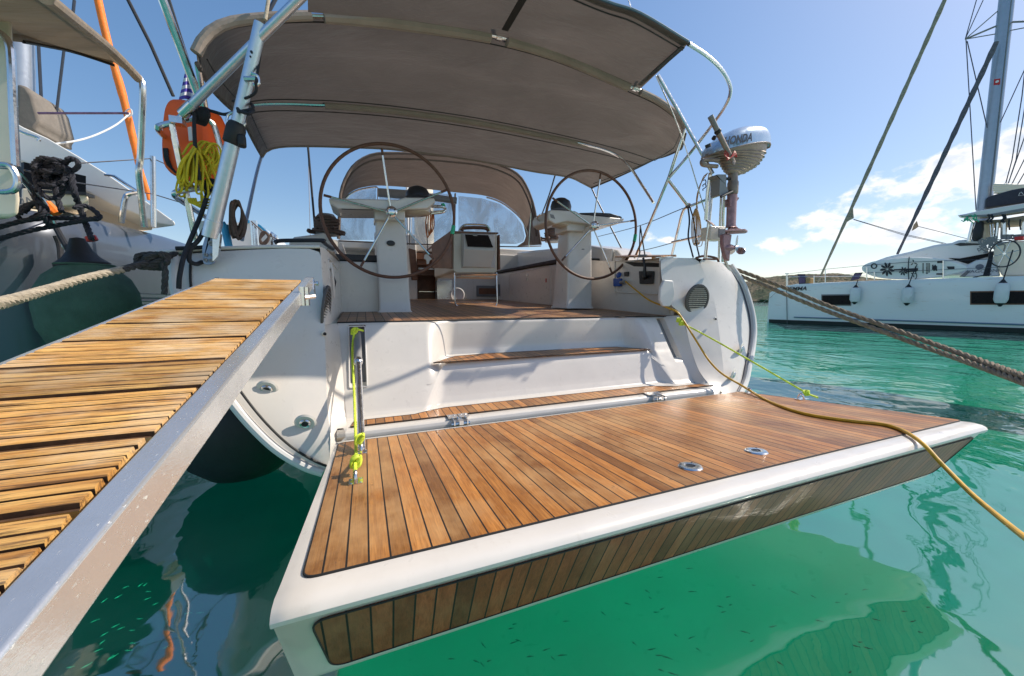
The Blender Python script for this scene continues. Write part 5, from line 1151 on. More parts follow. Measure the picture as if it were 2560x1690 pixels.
b = MB(); b.lathe([(.038, 0), (.040, .01), (.040, .06), (.034, .065)], Q(657, 735), (0, 0, -1), 20); b.tube([Q(655, 660), Q(656, 740)], .036, 16); b.lathe([(.038, 0), (.042, .01), (.042, .09), (.038, .1)], Q(657, 730), (0, 0, -1), 20); b.build('swivel_sleeve', 'motor_low', om)
b = MB(); rings = []
for my, xa, xb, hy in [(815, 612, 683, .028), (870, 612, 690, .026), (900, 610, 682, .026), (1000, 607, 678, .026), (1095, 604, 674, .026), (1118, 600, 682, .03), (1122, 598, 690, .035)]:
    a, c = Q(xa, my), Q(xb, my); cen = (a+c)/2; rx_ = (c-a).length/2; rings.append([cen+V((math.cos(t)*rx_, math.sin(t)*hy, 0)) for t in [2*math.pi*j/20 for j in range(20)]])
b.loft(rings); b.tube([Q(685, 890), Q(700, 870)], .008, 8)
for k in range(6): b.box(Q(612, 885+k*11), (.02, .05, .006))
b.build('drive_leg', 'motor_leg', om)
b = MB(); b.prism(rounded([Q(590, 1140, YO-.055), Q(760, 1132, YO-.04), Q(783, 1148, YO), Q(760, 1160, YO+.04), Q(590, 1168, YO+.055)], .01), (0, 0, -.012)); b.prism([Q(640, 1118, YO-.012), Q(700, 1125, YO-.012), Q(780, 1148, YO-.012), Q(700, 1172, YO-.012), Q(600, 1180, YO-.012)], (0, .024, 0)); b.build('cavitation_plate', 'motor_leg', om, bevel=.003)
b = MB(); b.prism([Q(575, 1175, YO-.018), Q(650, 1180, YO-.018), Q(640, 1250, YO-.018), Q(636, 1330, YO-.018), Q(630, 1408, YO-.018), Q(604, 1395, YO-.018), Q(585, 1330, YO-.018), Q(572, 1250, YO-.018)], (0, .036, 0)); b.build('skeg', 'motor_leg', om, bevel=.008)
b = MB(); A_, B_ = Q(560, 1298), Q(662, 1292); b.lathe([(0, 0), (.012, .004), (.026, .03), (.030, .06), (.028, .10), (.022, .12), (0, .121)], A_, B_-A_, 18); b.build('gearcase', 'motor_leg', om)
b = MB(); h_ = Q(680, 1292); ax_ = (B_-A_).normalized(); b.lathe([(0, -.03), (.018, -.025), (.02, .01), (.01, .035), (0, .04)], h_, ax_, 16)
for k in range(3):
    an = R(95+120*k); d1 = V((0, math.cos(an), math.sin(an))); d2 = ax_.cross(d1); pts = []
    for t, w_ in ((.01, .012), (.04, .028), (.07, .030), (.092, .016), (.10, 0)): pts.append((t, w_))
    L_ = [h_+d1*t+d2*w_*.8+ax_*(-w_*.6) for t, w_ in pts]; Rr = [h_+d1*t-d2*w_*.8+ax_*(w_*.6) for t, w_ in pts][::-1][1:]
    b.prism(L_+Rr, ax_*.004)
b.build('propeller', 'stainless', om)
b = MB(); b.tube([Q(532, 318, YO-.16), Q(664, 572, YO-.14)], [.017, .014], 10, flat=1.3); b.lathe([(.016, -.004), (.016, .004), (0, .006)], Q(660, 570, YO-.17), (0, -1, 0), 14); ta = b.build('tiller_arm', 'motor_low', om)
b = MB(); b.tube([Q(463, 172, YO-.165), Q(520, 290, YO-.163)], [.020, .018], 14); b.build('tiller_grip', 'plastic_grey', ta)
b = MB(); b.lathe([(.022, 0), (.025, .01), (.022, .02)], Q(522, 292, YO-.163), Q(532, 318, YO-.16)-Q(520, 290, YO-.163), 14); b.tube([Q(500, 350, YO-.12), Q(490, 365, YO-.12)], .016, 8); b.tube([Q(440, 410, YO-.1), Q(448, 440, YO-.1)], .02, 8); b.build('knobs', 'black_plastic', om)
b = MB()
for k in range(4): b.tube(spline([Q(600+k*6, 450, YO-.15), Q(585+k*12, 500, YO-.16), Q(630-k*8, 530+k*5, YO-.165), Q(670+k*5, 470+k*8, YO-.16), Q(690-k*6, 520, YO-.15)], 5), .0025, 5)
b.build('cables', 'red', om)
b = MB(); b.prism(rounded([Q(517, 668, YO-.04), Q(600, 668, YO-.04), Q(600, 770, YO-.04), Q(620, 815, YO-.04), Q(560, 850, YO-.04), Q(540, 845, YO-.04), Q(545, 700, YO-.04), Q(517, 685, YO-.04)], .01), (0, .08, 0)); b.build('clamp_bracket', 'plastic_grey', om, bevel=.005)
b = MB(); b.tube([Q(600, 705), Q(645, 708)], .012, 8); b.tube([Q(552, 860, YO-.05), Q(650, 815, YO-.05)], .01, 8); b.lathe([(.03, 0), (.034, .02), (.02, .03)], Q(625, 840), (0, 0, 1), 10); b.build('clamp_screws', 'black_plastic', om)
b = MB(); b.box(Q(528, 750, YO+.03), (.05, .06, .10)); b.build('mounting_pad', 'gelcoat_cream', om, bevel=.006)
# stern light box
sb_ = thing('stern_light', 'cream plastic light box fixed low on the starboard rail beside the outboard leg', 'light', Q(530, 1170, 2.42))
b = MB(); b.prism(rounded([Q(468, 1108, 2.40), Q(600, 1115, 2.40), Q(592, 1228, 2.40), Q(460, 1225, 2.40)], .012), (0, .1, 0)); b.build('housing', 'gelcoat_cream', sb_, bevel=.006)
b = MB(); b.prism(rounded([Q(538, 1128, 2.395), Q(592, 1130, 2.395), Q(588, 1208, 2.395), Q(536, 1205, 2.395)], .008), (0, .012, 0)); b.build('lens', 'smoked', sb_, bevel=.003)
b = MB(); b.tube([Q(430, 1060, 2.39), Q(470, 1082, 2.40), Q(500, 1108, 2.42)], .009, 8); b.build('bracket', 'stainless', sb_)
# tan rope coil on starboard rail
b = MB()
for k in range(5): 
    s = k/4-.5; y = 2.6+.03*math.sin(k*2)
    b.tube(spline([Q(343+s*10, 960, y), Q(325+s*36, 1050, y), Q(322+s*40, 1180, y), Q(345+s*40, 1270+8*math.sin(k), y), Q(365+s*40, 1180, y), Q(362+s*30, 1060, y)], 5, True), .0035, 6, True)
b.tube(spline([Q(343, 960, 2.6), Q(360, 830, 2.55), Q(400, 700, 2.5), Q(430, 665, 2.45)], 5), .004, 6); b.tube(spline([Q(355, 960, 2.6), Q(345, 880, 2.58), Q(375, 760, 2.5), Q(440, 655, 2.45)], 5), .004, 6)
b.tube(spline([Q(375, 1090, 2.6), Q(395, 1200, 2.6), Q(390, 1270, 2.6), Q(360, 1285, 2.6)], 5), .0035, 6)
tag(b.build('rope_coil', 'tan_rope'), 'slim tan rope coil hung on the starboard pushpit rail', 'rope coil')
b = MB(); b.tube(spline([Q(270, 930, 2.68), Q(285, 1060, 2.62), Q(275, 1200, 2.6), Q(300, 1310, 2.58), Q(318, 1378, 2.56)], 5), .007, 8)
for k in range(4): b.tube(spline([Q(255+k*9, 925, 2.66), Q(262+k*9, 950, 2.65), Q(272+k*8, 940, 2.68), Q(262+k*8, 918, 2.68)], 4, True), .007, 6, True)
b.tube(spline([Q(290, 950, 2.66), Q(320, 1060, 2.6), Q(345, 1260, 2.55), Q(366, 1355, 2.5), Q(362, 1378, 2.5)], 5), .006, 8)
tag(b.build('black_line', 'navy_rope'), 'dark line tied on the starboard pushpit corner and dropping to the deck', 'rope')
b = MB()
for my in (740, 775): b.tube(spline([Q(405, my-20, 2.42), Q(420, my-25, 2.42), Q(425, my, 2.42), Q(400, my+20, 2.42), Q(402, my+32, 2.42)], 4), .004, 6)
b.build('snap_hooks', 'wire', yacht)
# ============================================================ ropes and cable
pts = [(1566, 703, 'w'), (1597, 731, 2.70), (1624, 751, 2.56), (1661, 766, 2.38), (1691, 779, 2.27), (1706, 797, 2.22), (1722, 822, 2.16), (1747, 862, 2.08), (1773, 902, 1.99), (1805, 934, 1.92)]
cb = [SWp(1564, 704, .06)]+[P(a, c, y=y) for a, c, y in pts[1:]]
def PLp(px, py, h=.012):
    r = ray(px, py); t = (.45+tn*1.86+h-ZC)/(r.z+tn*r.y); return r*t+V((0, 0, ZC))
cb += [P(1853, 963, y=1.83)]+[PLp(*p, .016) for p in [(1904, 994), (1954, 1016), (2020, 1036), (2118, 1051), (2202, 1060), (2245, 1071), (2275, 1086)]]
cb += [P(2311, 1113, y=.715), P(2345, 1150, y=.66), P(2372, 1178, y=.62), P(2427, 1233, y=.53), P(2482, 1280, y=.45), P(2560, 1342, y=.33), P(2640, 1395, y=.2), onward(P(2560, 1342, y=.33), P(2640, 1395, y=.2), 3), onward(P(2560, 1342, y=.33), P(2640, 1395, y=.2), 12)]
b = MB(); b.tube(spline(cb, 7), .0075, 10); tag(b.build('power_cable', 'yellow_cable'), 'yellow shore power cable running from the blue socket across the teak platform', 'cable')
b = MB(); b.rope([P(1702, 806, y=2.22), P(1780, 847, y=2.04), P(1882, 905, y=1.86), P(2009, 978, y=1.62), P(2044, 994, y=1.47)], .0065)
for c in (P(1704, 808, y=2.22), P(2015, 982, y=1.60), P(1698, 800, y=2.24)):
    for k in range(4): b.tube(spline([c+V((math.cos(t*1.05+k)*.02, math.sin(t*1.05+k)*.014, math.sin(t*1.05+k*2)*.014)) for t in range(6)], 4, True), .0055, 6, True)
tag(b.build('platform_rope', 'neon'), 'neon yellow rope slanting from the stern corner down to the far platform edge', 'rope')
b = MB(); b.rope([P(1836, 672, y=2.47), P(1954, 716, y=2.15), P(2063, 761, y=1.92), P(2245, 827, y=1.45), P(2427, 893, y=1.02), P(2580, 948, y=.70), onward(P(2427, 893, y=1.02), P(2580, 948, y=.70), 2), onward(P(2427, 893, y=1.02), P(2580, 948, y=.70), 9)], .0170, twist=.7)
tag(b.build('mooring_rope', 'mooring'), 'upper of two tan twisted mooring ropes from the starboard quarter', 'mooring rope')
b = MB(); b.rope([P(1842, 686, y=2.46), P(1954, 732, y=2.13), P(2063, 776, y=1.90), P(2245, 843, y=1.43), P(2427, 908, y=1.0), P(2580, 964, y=.69), onward(P(2427, 908, y=1.0), P(2580, 964, y=.69), 2), onward(P(2427, 908, y=1.0), P(2580, 964, y=.69), 9)], .0170, twist=.7)
tag(b.build('mooring_rope', 'mooring'), 'lower of two tan twisted mooring ropes from the starboard quarter', 'mooring rope')
b = MB(); b.rope([onward(P(0, 758, y=1.25), P(-60, 768, y=1.1), 12), onward(P(0, 758, y=1.25), P(-60, 768, y=1.1), 4), P(-60, 768, y=1.1), P(0, 758, y=1.25), P(109, 727, y=1.55), P(218, 694, y=1.85), P(305, 674, y=2.05)], .0145); b.build
mr = tag(b.build('mooring_rope', 'mooring_pale'), 'thick pale twisted mooring rope knotted to a darker length left of the gangway', 'mooring rope')
b = MB(); b.rope([P(303, 675, y=2.04), P(363, 658, y=2.18), P(400, 648, y=2.26), P(440, 634, y=2.36)], .0145)
kc = P(382, 652, y=2.2)
for k in range(5): b.rope([kc+V((math.cos(t*1.26+k)*.055, math.sin(t*2+k)*.02, math.sin(t*1.26+k*1.3)*.035)) for t in range(6)], .010)
b.rope([kc+V((.03, 0, 0)), P(405, 658, y=2.2), P(413, 678, y=2.2), P(412, 705, y=2.2), P(411, 735, y=2.2)], .0125)
b.build('dark_length', 'mooring_dark', mr)
# ============================================================ fenders between the boats
fc_ = P(225, 765, x=-1.70)
gf = thing('round_fender', 'large round fender in a dark green fabric cover hanging beside the grey hull', 'fender', fc_)
b = MB(); b.lathe([(.04, -.36), (.11, -.34), (.18, -.27), (.235, -.14), (.252, .0), (.24, .10), (.20, .19), (.135, .255), (.13, .27)], fc_, (.05, 0, 1), 32); b.build('cover', 'green_fender', gf)
b = MB(); b.lathe([(.13, .262), (.13, .28), (.09, .315), (.06, .36), (.045, .41), (.035, .44), (0, .45)], fc_+V((.01, 0, 0)), (-.08, 0, 1), 24); b.build('neck', 'black_rubber', gf)
b = MB(); b.tube([fc_+V((.136*math.cos(t), .136*math.sin(t), .27)) for t in [i*math.pi/12 for i in range(24)]], .006, 6, True); b.build('drawstring', 'green_fender', gf)
b = MB(); b.tube(spline([P(178, 636, x=-1.75), P(160, 605, x=-1.85), P(135, 560, x=-1.95), P(120, 535, x=-1.98)], 4), .017, 8); b.tube(spline([P(155, 690, x=-1.9), P(150, 620, x=-1.97), P(140, 590, x=-1.99)], 4), .016, 8); b.build('lanyard', 'black_rope', gf)
b = MB(); b.tube([P(163, 612, x=-1.84), P(167, 620, x=-1.82)], .02, 8); b.build('whipping', 'fender', gf)
bf = V((-.72, 2.72, .36))
bfr = thing('round_fender', 'big black round fender hanging low under the port quarter beside the gangway', 'fender', bf)
b = MB(); b.lathe([(0, -.36), (.10, -.35), (.20, -.31), (.29, -.22), (.345, -.08), (.35, .05), (.31, .18), (.23, .28), (.12, .35), (.05, .42), (.04, .5), (0, .5)], bf, (0, 0, 1), 40); b.build('ball', 'black_rubber', bfr)
b = MB(); b.tube([bf+V((0, 0, .48)), bf+V((-.12, .1, 1.0))], .012, 8); b.build('lanyard', 'black_rope', bfr)
# ============================================================ fish
def fish(px, py, ang, ln, dark):
    c = P(px, py, z=-rf.uniform(.02, .08) if dark else -.05); b = MB(); d = V((math.cos(ang), math.sin(ang), 0)); n = V((-d.y, d.x, 0)); cur = random.uniform(-.3, .3); pts = []
    for i in range(7): t = i/6-.5; pts.append(c+d*t*ln+n*cur*ln*(t*t-.1))
    b.tube(pts, [.0002, .0012, .0018, .0018, .0012, .0006, .0014], 6)
    return b
rf = random.Random(3)
dk = [(1650, 1443), (1618, 1478), (1625, 1494), (1568, 1509), (1640, 1530), (1655, 1522), (1415, 1553), (1508, 1533), (1286, 1560), (1277, 1571), (1295, 1601), (1284, 1606), (1365, 1624), (1405, 1638), (1325, 1641), (1128, 1647), (1190, 1653), (1205, 1660), (1585, 1608), (1628, 1623), (1648, 1638), (1668, 1644), (1690, 1588), (1723, 1421), (1884, 1463), (1730, 1479), (1820, 1492), (1800, 1516), (1826, 1512), (1808, 1530), (1985, 1481), (2033, 1491), (2115, 1485), (2162, 1474), (2048, 1552), (1932, 1566), (1862, 1580), (1880, 1602), (1728, 1594), (1745, 1623), (1950, 1658), (2093, 1506), (2190, 1549), (2282, 1553), (2300, 1580), (2150, 1605), (2140, 1615), (2170, 1620), (2125, 1680), (2320, 1518), (2260, 1528), (1652, 1675), (1682, 1684), (1222, 1652), (1208, 1612), (1382, 1645)]
rf = random.Random(3)
for px, py in dk:
    o = fish(px, py, rf.choice([.2, .1, -.35, .35, -.9, 0])-.38, rf.uniform(.013, .033), True).build('small_fish', 'fish_dark'); tag(o, 'tiny dark fish swimming in the green water beyond the platform edge', 'fish', 'dark fry under the swim platform')
for px, py in [(314, 1468), (350, 1463), (362, 1462), (370, 1479), (295, 1492), (368, 1497), (388, 1510), (260, 1502), (348, 1547), (237, 1552), (288, 1565), (302, 1571), (329, 1576), (260, 1586), (255, 1606), (330, 1608), (245, 1626), (320, 1626), (285, 1641), (275, 1645), (175, 1668), (216, 1664), (415, 1618), (470, 1533), (500, 1532)]:
    o = fish(px, py, rf.choice([.7, .5, .9, 0, -.2, 1.3])-.1, rf.uniform(.016, .026), False).build('small_fish', 'fish_pale'); tag(o, 'tiny pale fish glinting in the dark water beside the gangway', 'fish', 'pale fry beside the gangway')
# ============================================================ grey neighbour on the left
HX = -2.0
ny = thing('grey_catamaran', 'grey hulled catamaran lying alongside to the left, under a beige awning', 'catamaran', (-3, 4.5, 0))
def HP(px, py, x=HX): return P(px, py, x=x)
gt = [HP(150, 575), HP(210, 564), HP(300, 573), HP(380, 588), HP(450, 603)]
b = MB(); rows = []
outl = []
for y in (16, 12, 9, 7, 5.5, 4.6, 4.15): outl.append((HX-(.25*(max(0, y-9)/7)**1.5*4), y))
for k in range(9): a = (math.pi/2)*k/8; outl.append((HX-.35+.35*math.cos(a), 3.95-.35*math.sin(a)))
outl += [(-2.8, 3.58), (-4, 3.55), (-6, 3.5)]
def gz(x, y):
    if x > -2.4 and y > 3.9: return 1.78+.03*min(1.6, max(0, y-3.9))
    return 1.74-.0*(x+2.3)
for h in (0, .04, .28, .30, .55, .8, .90, .97, .995, 1.0):
    row = []
    for x, y in outl:
        z = -.3+(gz(x, y)+.3)*h; ins = .10*max(0, (h-.93)/.07)**2+.35*(1-h)**2; row.append(V((x-ins, y+(ins*.6 if y < 4 else 0), z)))
    rows.append(row)
b.grid(rows); b.build('hull', 'greyhull', ny, sharp=50)
b = MB(); b.v += [V((x-.10, y+(.06 if y < 4 else 0), gz(x, y)-.002)) for x, y in outl]+[V((-6, 16, 1.8))]; b.face(range(len(b.v))); b.build('deck', 'gel_beige', ny, smooth=False)
b = MB(); b.tube([V((HX+.004, y, 1.1)) for y in (4.3, 6, 9)], .012, 6); b.tube([V((HX+.004, y, 1.17)) for y in (4.3, 6, 9)], .006, 6); b.build('waterline_band', 'black_plastic', ny)
# arch column close on the left with handrail
YC = 2.9
b = MB(); b.prism(PY([(-160, 0), (0, 30), (22, 40), (35, 60), (40, 200), (44, 400), (54, 500), (50, 540), (30, 545), (-160, 545)], YC), (-.3, .25, 0)); b.build('arch_column', 'gel_beige', ny, bevel=.03)
b = MB(); b.tube(spline([P(-20, 78, y=YC-.06), P(5, 86, y=YC-.06), P(22, 110, y=YC-.06), P(28, 150, y=YC-.06), P(33, 280, y=YC-.06), P(40, 415, y=YC-.06)], 5), .017, 10); b.tube(spline([P(-20, 412, y=YC-.08), P(20, 413, y=YC-.08), P(38, 432, y=YC-.08), P(44, 455, y=YC-.08), P(36, 474, y=YC-.08), P(10, 480, y=YC-.08), P(-20, 475, y=YC-.08)], 5), .015, 10); b.build('handrail', 'stainless', ny)
b = MB(); b.tube(spline([P(-10, 414, y=YC-.05), P(30, 420, y=YC-.03), P(60, 450, y=3.0), P(85, 480, y=3.1), P(112, 515, y=3.2), P(130, 560, y=3.4)], 5), .016, 10); b.build('guard_rail', 'stainless', ny)
# awning
zaw = 3.0
e1 = [P(110, -10, y=2.3), P(200, 62, y=2.9), P(262, 112, y=3.4), P(310, 158, y=3.7), P(346, 197, y=3.9)]
e2 = [P(-80, 80, y=2.9), P(40, 88, y=3.2), P(110, 102, y=3.5), P(175, 117, y=3.8), P(240, 138, y=3.95), P(280, 152, y=4.0)]
a1_, a2_ = resample(e1, 14), resample(e2, 14)
c3 = [P(-80, -60, y=2.2)+(a1_[i]-a1_[0])*(.0) for i in range(14)]
b = MB(); b.v += a1_+a2_[::-1]+[P(-120, -20, y=2.4)]; b.face(range(len(b.v))); aw = b.build('awning', 'beige_canvas', ny, smooth=False, solid=.004)
b = MB(); b.tube(a1_, .03, 10); b.tube([p+V((0, 0, -.01)) for p in a2_], .022, 8); b.build('awning_hem', 'beige_canvas', aw)
b = MB(); b.tube([p+V((.02, -.02, -.04)) for p in a2_[4:]], .010, 6); b.build('awning_zip', 'caulk', aw)
b = MB(); b.tube(spline([P(338, 182, y=3.9), P(352, 200, y=3.9), P(357, 225, y=3.9), P(354, 320, y=3.95), P(351, 396, y=4.0), P(347, 430, y=4.0), P(352, 480, y=4.05), P(361, 568, y=4.1)], 5), .022, 10); b.build('awning_leg', 'stainless', ny)
# cabin roof sweep
b = MB(); YR = 5.0
rf_ = [(38, 305), (60, 318), (120, 345), (200, 392), (265, 432), (340, 484), (400, 527), (436, 553), (440, 560), (436, 565), (400, 560), (330, 530), (280, 512), (220, 480), (130, 436), (40, 396)]
b.prism(PY(rf_, YR), (-.6, .6, .0)); b.build('cabin_roof', 'white_paint', ny, bevel=.03)
b = MB(); b.prism(PY([(60, 400), (130, 436), (220, 482), (280, 514), (330, 532), (380, 556), (380, 575), (60, 575)], YR+.25), (-.5, .5, 0)); b.build('cabin_side', 'gel_beige', ny)
b = MB(); b.prism(PY([(60, 405), (215, 440), (215, 560), (60, 560)], YR-.3), (-.4, .3, 0)); b.build('saloon_window', 'dark_glass', ny)
b = MB(); b.prism(PY([(54, 470), (215, 480), (222, 498), (205, 512), (150, 515), (60, 520), (54, 518)], 3.9), (-.2, .4, 0)); b.build('seat_box', 'gel_beige', ny, bevel=.01)
b = MB(); b.prism(PY([(95, 474), (215, 480), (215, 488), (95, 480)], 3.88), (0, .1, 0)); b.build('cushion_edge', 'black_plastic', ny)
b = MB(); b.tube(spline([P(42, 325, y=YR-.1), P(60, 333, y=YR-.1), P(95, 345, y=YR-.1), P(97, 353, y=YR-.1)], 4), .012, 8); b.tube([P(262, 437, y=YR-.1), P(285, 440, y=YR-.1), P(343, 478, y=YR-.1)], .012, 8); b.build('roof_rail', 'stainless', ny)
b = MB(); b.tube(spline([P(303, 557, y=4.3), P(312, 500, y=4.3), P(322, 485, y=4.3), P(350, 479, y=4.2)], 5), .02, 10); b.tube([P(382, 391, y=4.6), P(384, 568, y=4.6)], .022, 10); b.build('stanchion', 'stainless', ny)
b = MB(); b.tube([P(200, 408, y=4.2), P(382, 396, y=4.6), P(480, 440, y=5)], .005, 6); b.tube([P(60, 425, y=3.2), P(180, 455, y=3.5), P(382, 485, y=4.6), P(480, 515, y=5)], .005, 6); b.build('guard_wires', 'wire', ny)
b = MB(); b.tube([P(96, 105, y=9), P(108, 345, y=9)], .02, 6); b.tube([P(160, 125, y=9), P(132, 358, y=9)], .018, 6); b.tube([P(186, 0, y=9), P(183, 30, y=9)], .02, 6); b.build('rigging', 'wire', ny)
b = MB(); b.tube([P(48, 90, y=9), P(54, 400, y=9)], .16, 12); b.build('mast', 'mast', ny)
b = MB(); b.prism(PY([(40, 207), (66, 215), (82, 240), (100, 305), (90, 318), (94, 332), (40, 315)], 8.5), (0, .8, 0)); b.build('sail_cover', 'sailcover', ny, bevel=.05)
text('hull_mark', 'OM', P(62, 505, y=3.84), (1, 0, 0), (0, 0, 1), .09, 'plastic_grey', ny)
b = MB(); os_ = [P(241, -20, y=8.2), P(262, 75, y=8.2), P(284, 160, y=8.2), P(303, 225, y=8.2), P(322, 300, y=8.2), P(338, 370, y=8.2), P(352, 430, y=8.2), P(366, 470, y=8.2), P(373, 500, y=8.2)]
b.tube(spline(os_, 6), [.050, .050, .050, .056, .050, .050, .046, .04, .034, .026], 12); b.build('furled_sail', 'orange_sail', ny)
b = MB(); b.tube([P(95, 283, y=8), P(322, 283, y=8)], .016, 6); b.build('purple_line', 'purple', ny)
b = MB(); b.tube(spline([P(128, 361, y=7), P(190, 352, y=7.2), P(240, 337, y=7.5), P(290, 312, y=7.8), P(325, 283, y=8.05)], 6), .012, 8)
b.tube(spline([P(318, 292, y=8.05), P(330, 285, y=8.05), P(326, 272, y=8.05), P(314, 280, y=8.05)], 4, True), .01, 6, True); b.build('pale_line', 'fender', ny)
b = MB(); b.tube([P(310, -20, y=7), P(376, 110, y=7), P(433, 240, y=7)], .022, 8); tag(b.build('stay', 'black_rope'), 'black stay running down the blue sky to the orange rescue bag', 'stay')
# navy rope bundle on the neighbour rail
b = MB(); r5 = random.Random(11); yn = 3.15
def nb(pts, r_=.014): b.rope([P(a, c, y=yn+r5.uniform(-.06, .06)) for a, c in pts], r_)
nb([(-20, 573), (60, 552), (140, 545), (240, 548), (245, 535), (215, 515), (185, 520)], .014); nb([(-20, 602), (60, 580), (150, 562), (240, 545)], .014)
nb([(178, 430), (186, 480), (200, 520), (215, 560), (230, 598)], .016); nb([(132, 440), (142, 490), (155, 530)], .015); nb([(86, 430), (96, 470), (120, 495), (150, 490), (160, 460)], .014)
for k in range(9): cx_, cy_ = 128+r5.uniform(-22, 18), 418+r5.uniform(-12, 34); nb([(cx_-28, cy_+4), (cx_-6, cy_-14), (cx_+26, cy_-4), (cx_+14, cy_+18), (cx_-22, cy_+14)], .014)
for k in range(3): nb([(170-8, 410), (172, 396+k*2), (190, 400), (196, 414), (182, 426), (166, 418)], .013)
nb([(75, 470), (90, 500), (108, 540), (125, 570)], .014)
for k in range(4): nb([(42+k*3, 535), (60, 515+k*3), (80, 510), (112, 525), (95, 545-k*3), (60, 552), (44, 540)], .011)
for k in range(4): nb([(60, 520+k*4), (90, 505), (118, 522+k*2), (100, 535)], .012)
b2_ = MB(); b2_.tube([P(226, 591, y=yn), P(232, 602, y=yn)], .027, 10)
nr = b.build('navy_ropes', 'navy_rope'); tag(nr, 'heap of thick navy blue ropes knotted on the rail of the grey catamaran', 'ropes'); b2_.build('whipping', 'red', nr)
b = MB(); b.tube([P(115, 508, y=3.28), P(143, 535, y=3.28)], .026, 8); tag(b.build('orange_sleeve', 'orange_sail'), 'orange plastic sleeve among the navy ropes on the left', 'sleeve')
# ============================================================ white catamaran on the right
A0 = P(1922, 806, z=0); B0 = P(2560, 832, z=0); hd_ = (B0-A0).normalized(); hn = V((-hd_.y, hd_.x, 0))
if hn.dot(A0) < 0: hn = -hn
def CP(px, py, off=0.0):
    r = ray(px, py); o = V((0, 0, ZC)); t = ((A0+hn*off-o).dot(hn))/r.dot(hn); return o+r*t
wc = thing('white_catamaran', 'white catamaran moored on the right with board on deck and tall mast', 'catamaran', A0+hd_*5)
b = MB(); stn = [(1921, 760, 0), (1924, 733, 0), (1935, 724, 0), (1955, 717, 0), (1985, 711, 0), (2040, 708, 0), (2150, 703, 0), (2300, 698, 0), (2560, 690, 0), (2800, 684, 0), (3100, 676, 0)]
rows = []
for i, (px, py, _) in enumerate(stn):
    tp = CP(px, py); s = (V((tp.x, tp.y, 0))-A0).dot(hd_); cen = 0; wd = .02+.55*(min(1, (s+.1)/4))**.6; row = []
    base_ = A0+hd_*s
    for z, k in ((-.3, .6), (0, .85), (.3, .95), (tp.z*.55, 1.0), (tp.z*.9, 1.0), (tp.z*.985, .97), (tp.z, .9)): row.append(V((base_.x, base_.y, z))+hn*(1-k)*wd*.5)
    row += [V((base_.x, base_.y, tp.z+.03))+hn*(wd*1.2), V((base_.x, base_.y, tp.z))+hn*(wd*2.1), V((base_.x, base_.y, 0))+hn*(wd*2.2), V((base_.x, base_.y, -.3))+hn*wd*2]
    rows.append(row)
b.grid(rows); b.face(range(11)); hl = b.build('hull', 'cathull', wc, sharp=45)
def cplate(name, pts, mat, off=-.012, d=.01, parent=None): b = MB(); b.prism([CP(a, c, off) for a, c in pts], hn*d); return b.build(name, mat, parent or wc, smooth=False)
def cband(name, pts, r_, mat, off=-.01): b = MB(); b.tube([CP(a, c, off) for a, c in pts], r_, 6, flat=1); return b.build(name, mat, wc)
b = MB(); bz = [(-.3), .25]; pA, pB = A0-hd_*.0, A0+hd_*16; b.v += [V((p.x, p.y, z))+hn*(-.012 if z > 0 else .05) for p in (pA, pB) for z in (-.3, .16)]; b.face((0, 1, 3, 2)); b.build('antifouling', 'black_rubber', wc, smooth=False, solid=.01)
b = MB(); 
p0, p1 = CP(1985, 793, -.014), CP(2560, 812, -.014); p2 = p1+(p1-p0)*.4; b.tube([p0, p1, p2], .035, 6); b.build('blue_stripe', 'blue_band', wc)
cplate('cabin_window', [(2055, 739), (2126, 738), (2126, 762), (2055, 762)], 'dark_glass', -.04)
cplate('window_frame', [(2053, 736), (2128, 735), (2128, 765), (2053, 765)], 'plastic_grey', -.006)
cw_ = cplate('cabin_window', [(2428, 731), (2570, 729), (2570, 759), (2428, 759)], 'dark_glass', -.04)
cplate('window_frame', [(2425, 728), (2575, 726), (2575, 762), (2425, 762)], 'wood_dark', -.006)
cplate('curtain', [(2431, 734), (2472, 734), (2478, 757), (2431, 757)], 'smoked', -.030, parent=cw_)
up_ = V((0, 0, 1)); lx = hd_
text('name_lettering', 'EMMA', CP(1994, 722, -.03), lx, up_, .26, 'black_plastic', wc, shear=.2, bold=.02)
# coachroof and deck house
cr2 = [(2180, 655), (2215, 642), (2280, 627), (2330, 613), (2352, 609), (2380, 606), (2395, 600), (2440, 596), (2462, 602), (2475, 640), (2475, 690), (2190, 690), (2165, 668)]
b = MB(); b.prism([CP(a, c, 1.3) for a, c in cr2], hn*2.6); b.build('coachroof', 'cathull', wc, bevel=.12)
b = MB(); b.prism([CP(a, c, 1.25) for a, c in [(2370, 645), (2400, 646), (2486, 630), (2486, 637), (2440, 650), (2420, 660)]], hn*.1); b.build('roof_window', 'dark_glass', wc)
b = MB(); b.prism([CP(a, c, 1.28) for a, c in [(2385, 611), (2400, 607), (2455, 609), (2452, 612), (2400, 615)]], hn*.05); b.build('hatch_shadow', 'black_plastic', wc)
b = MB(); b.prism([CP(a, c, .9) for a, c in [(2420, 662), (2438, 652), (2470, 646), (2490, 640), (2500, 690), (2400, 692)]], hn*.5); ck = b.build('cockpit_side', 'cathull', wc, bevel=.05)
text('side_lettering', 'LAGOON', CP(2455, 678, .88), lx, up_, .17, 'print_grey', ck)
cplate('side_stripe', [(2398, 692), (2412, 692), (2428, 676), (2416, 677)], 'plastic_grey', .88, parent=ck)
b = MB(); b.lathe([(.10, 0), (.10, .01), (0, .01)], CP(2449, 667, .87), -hn, 20); b.build('emblem', 'print_grey', ck)
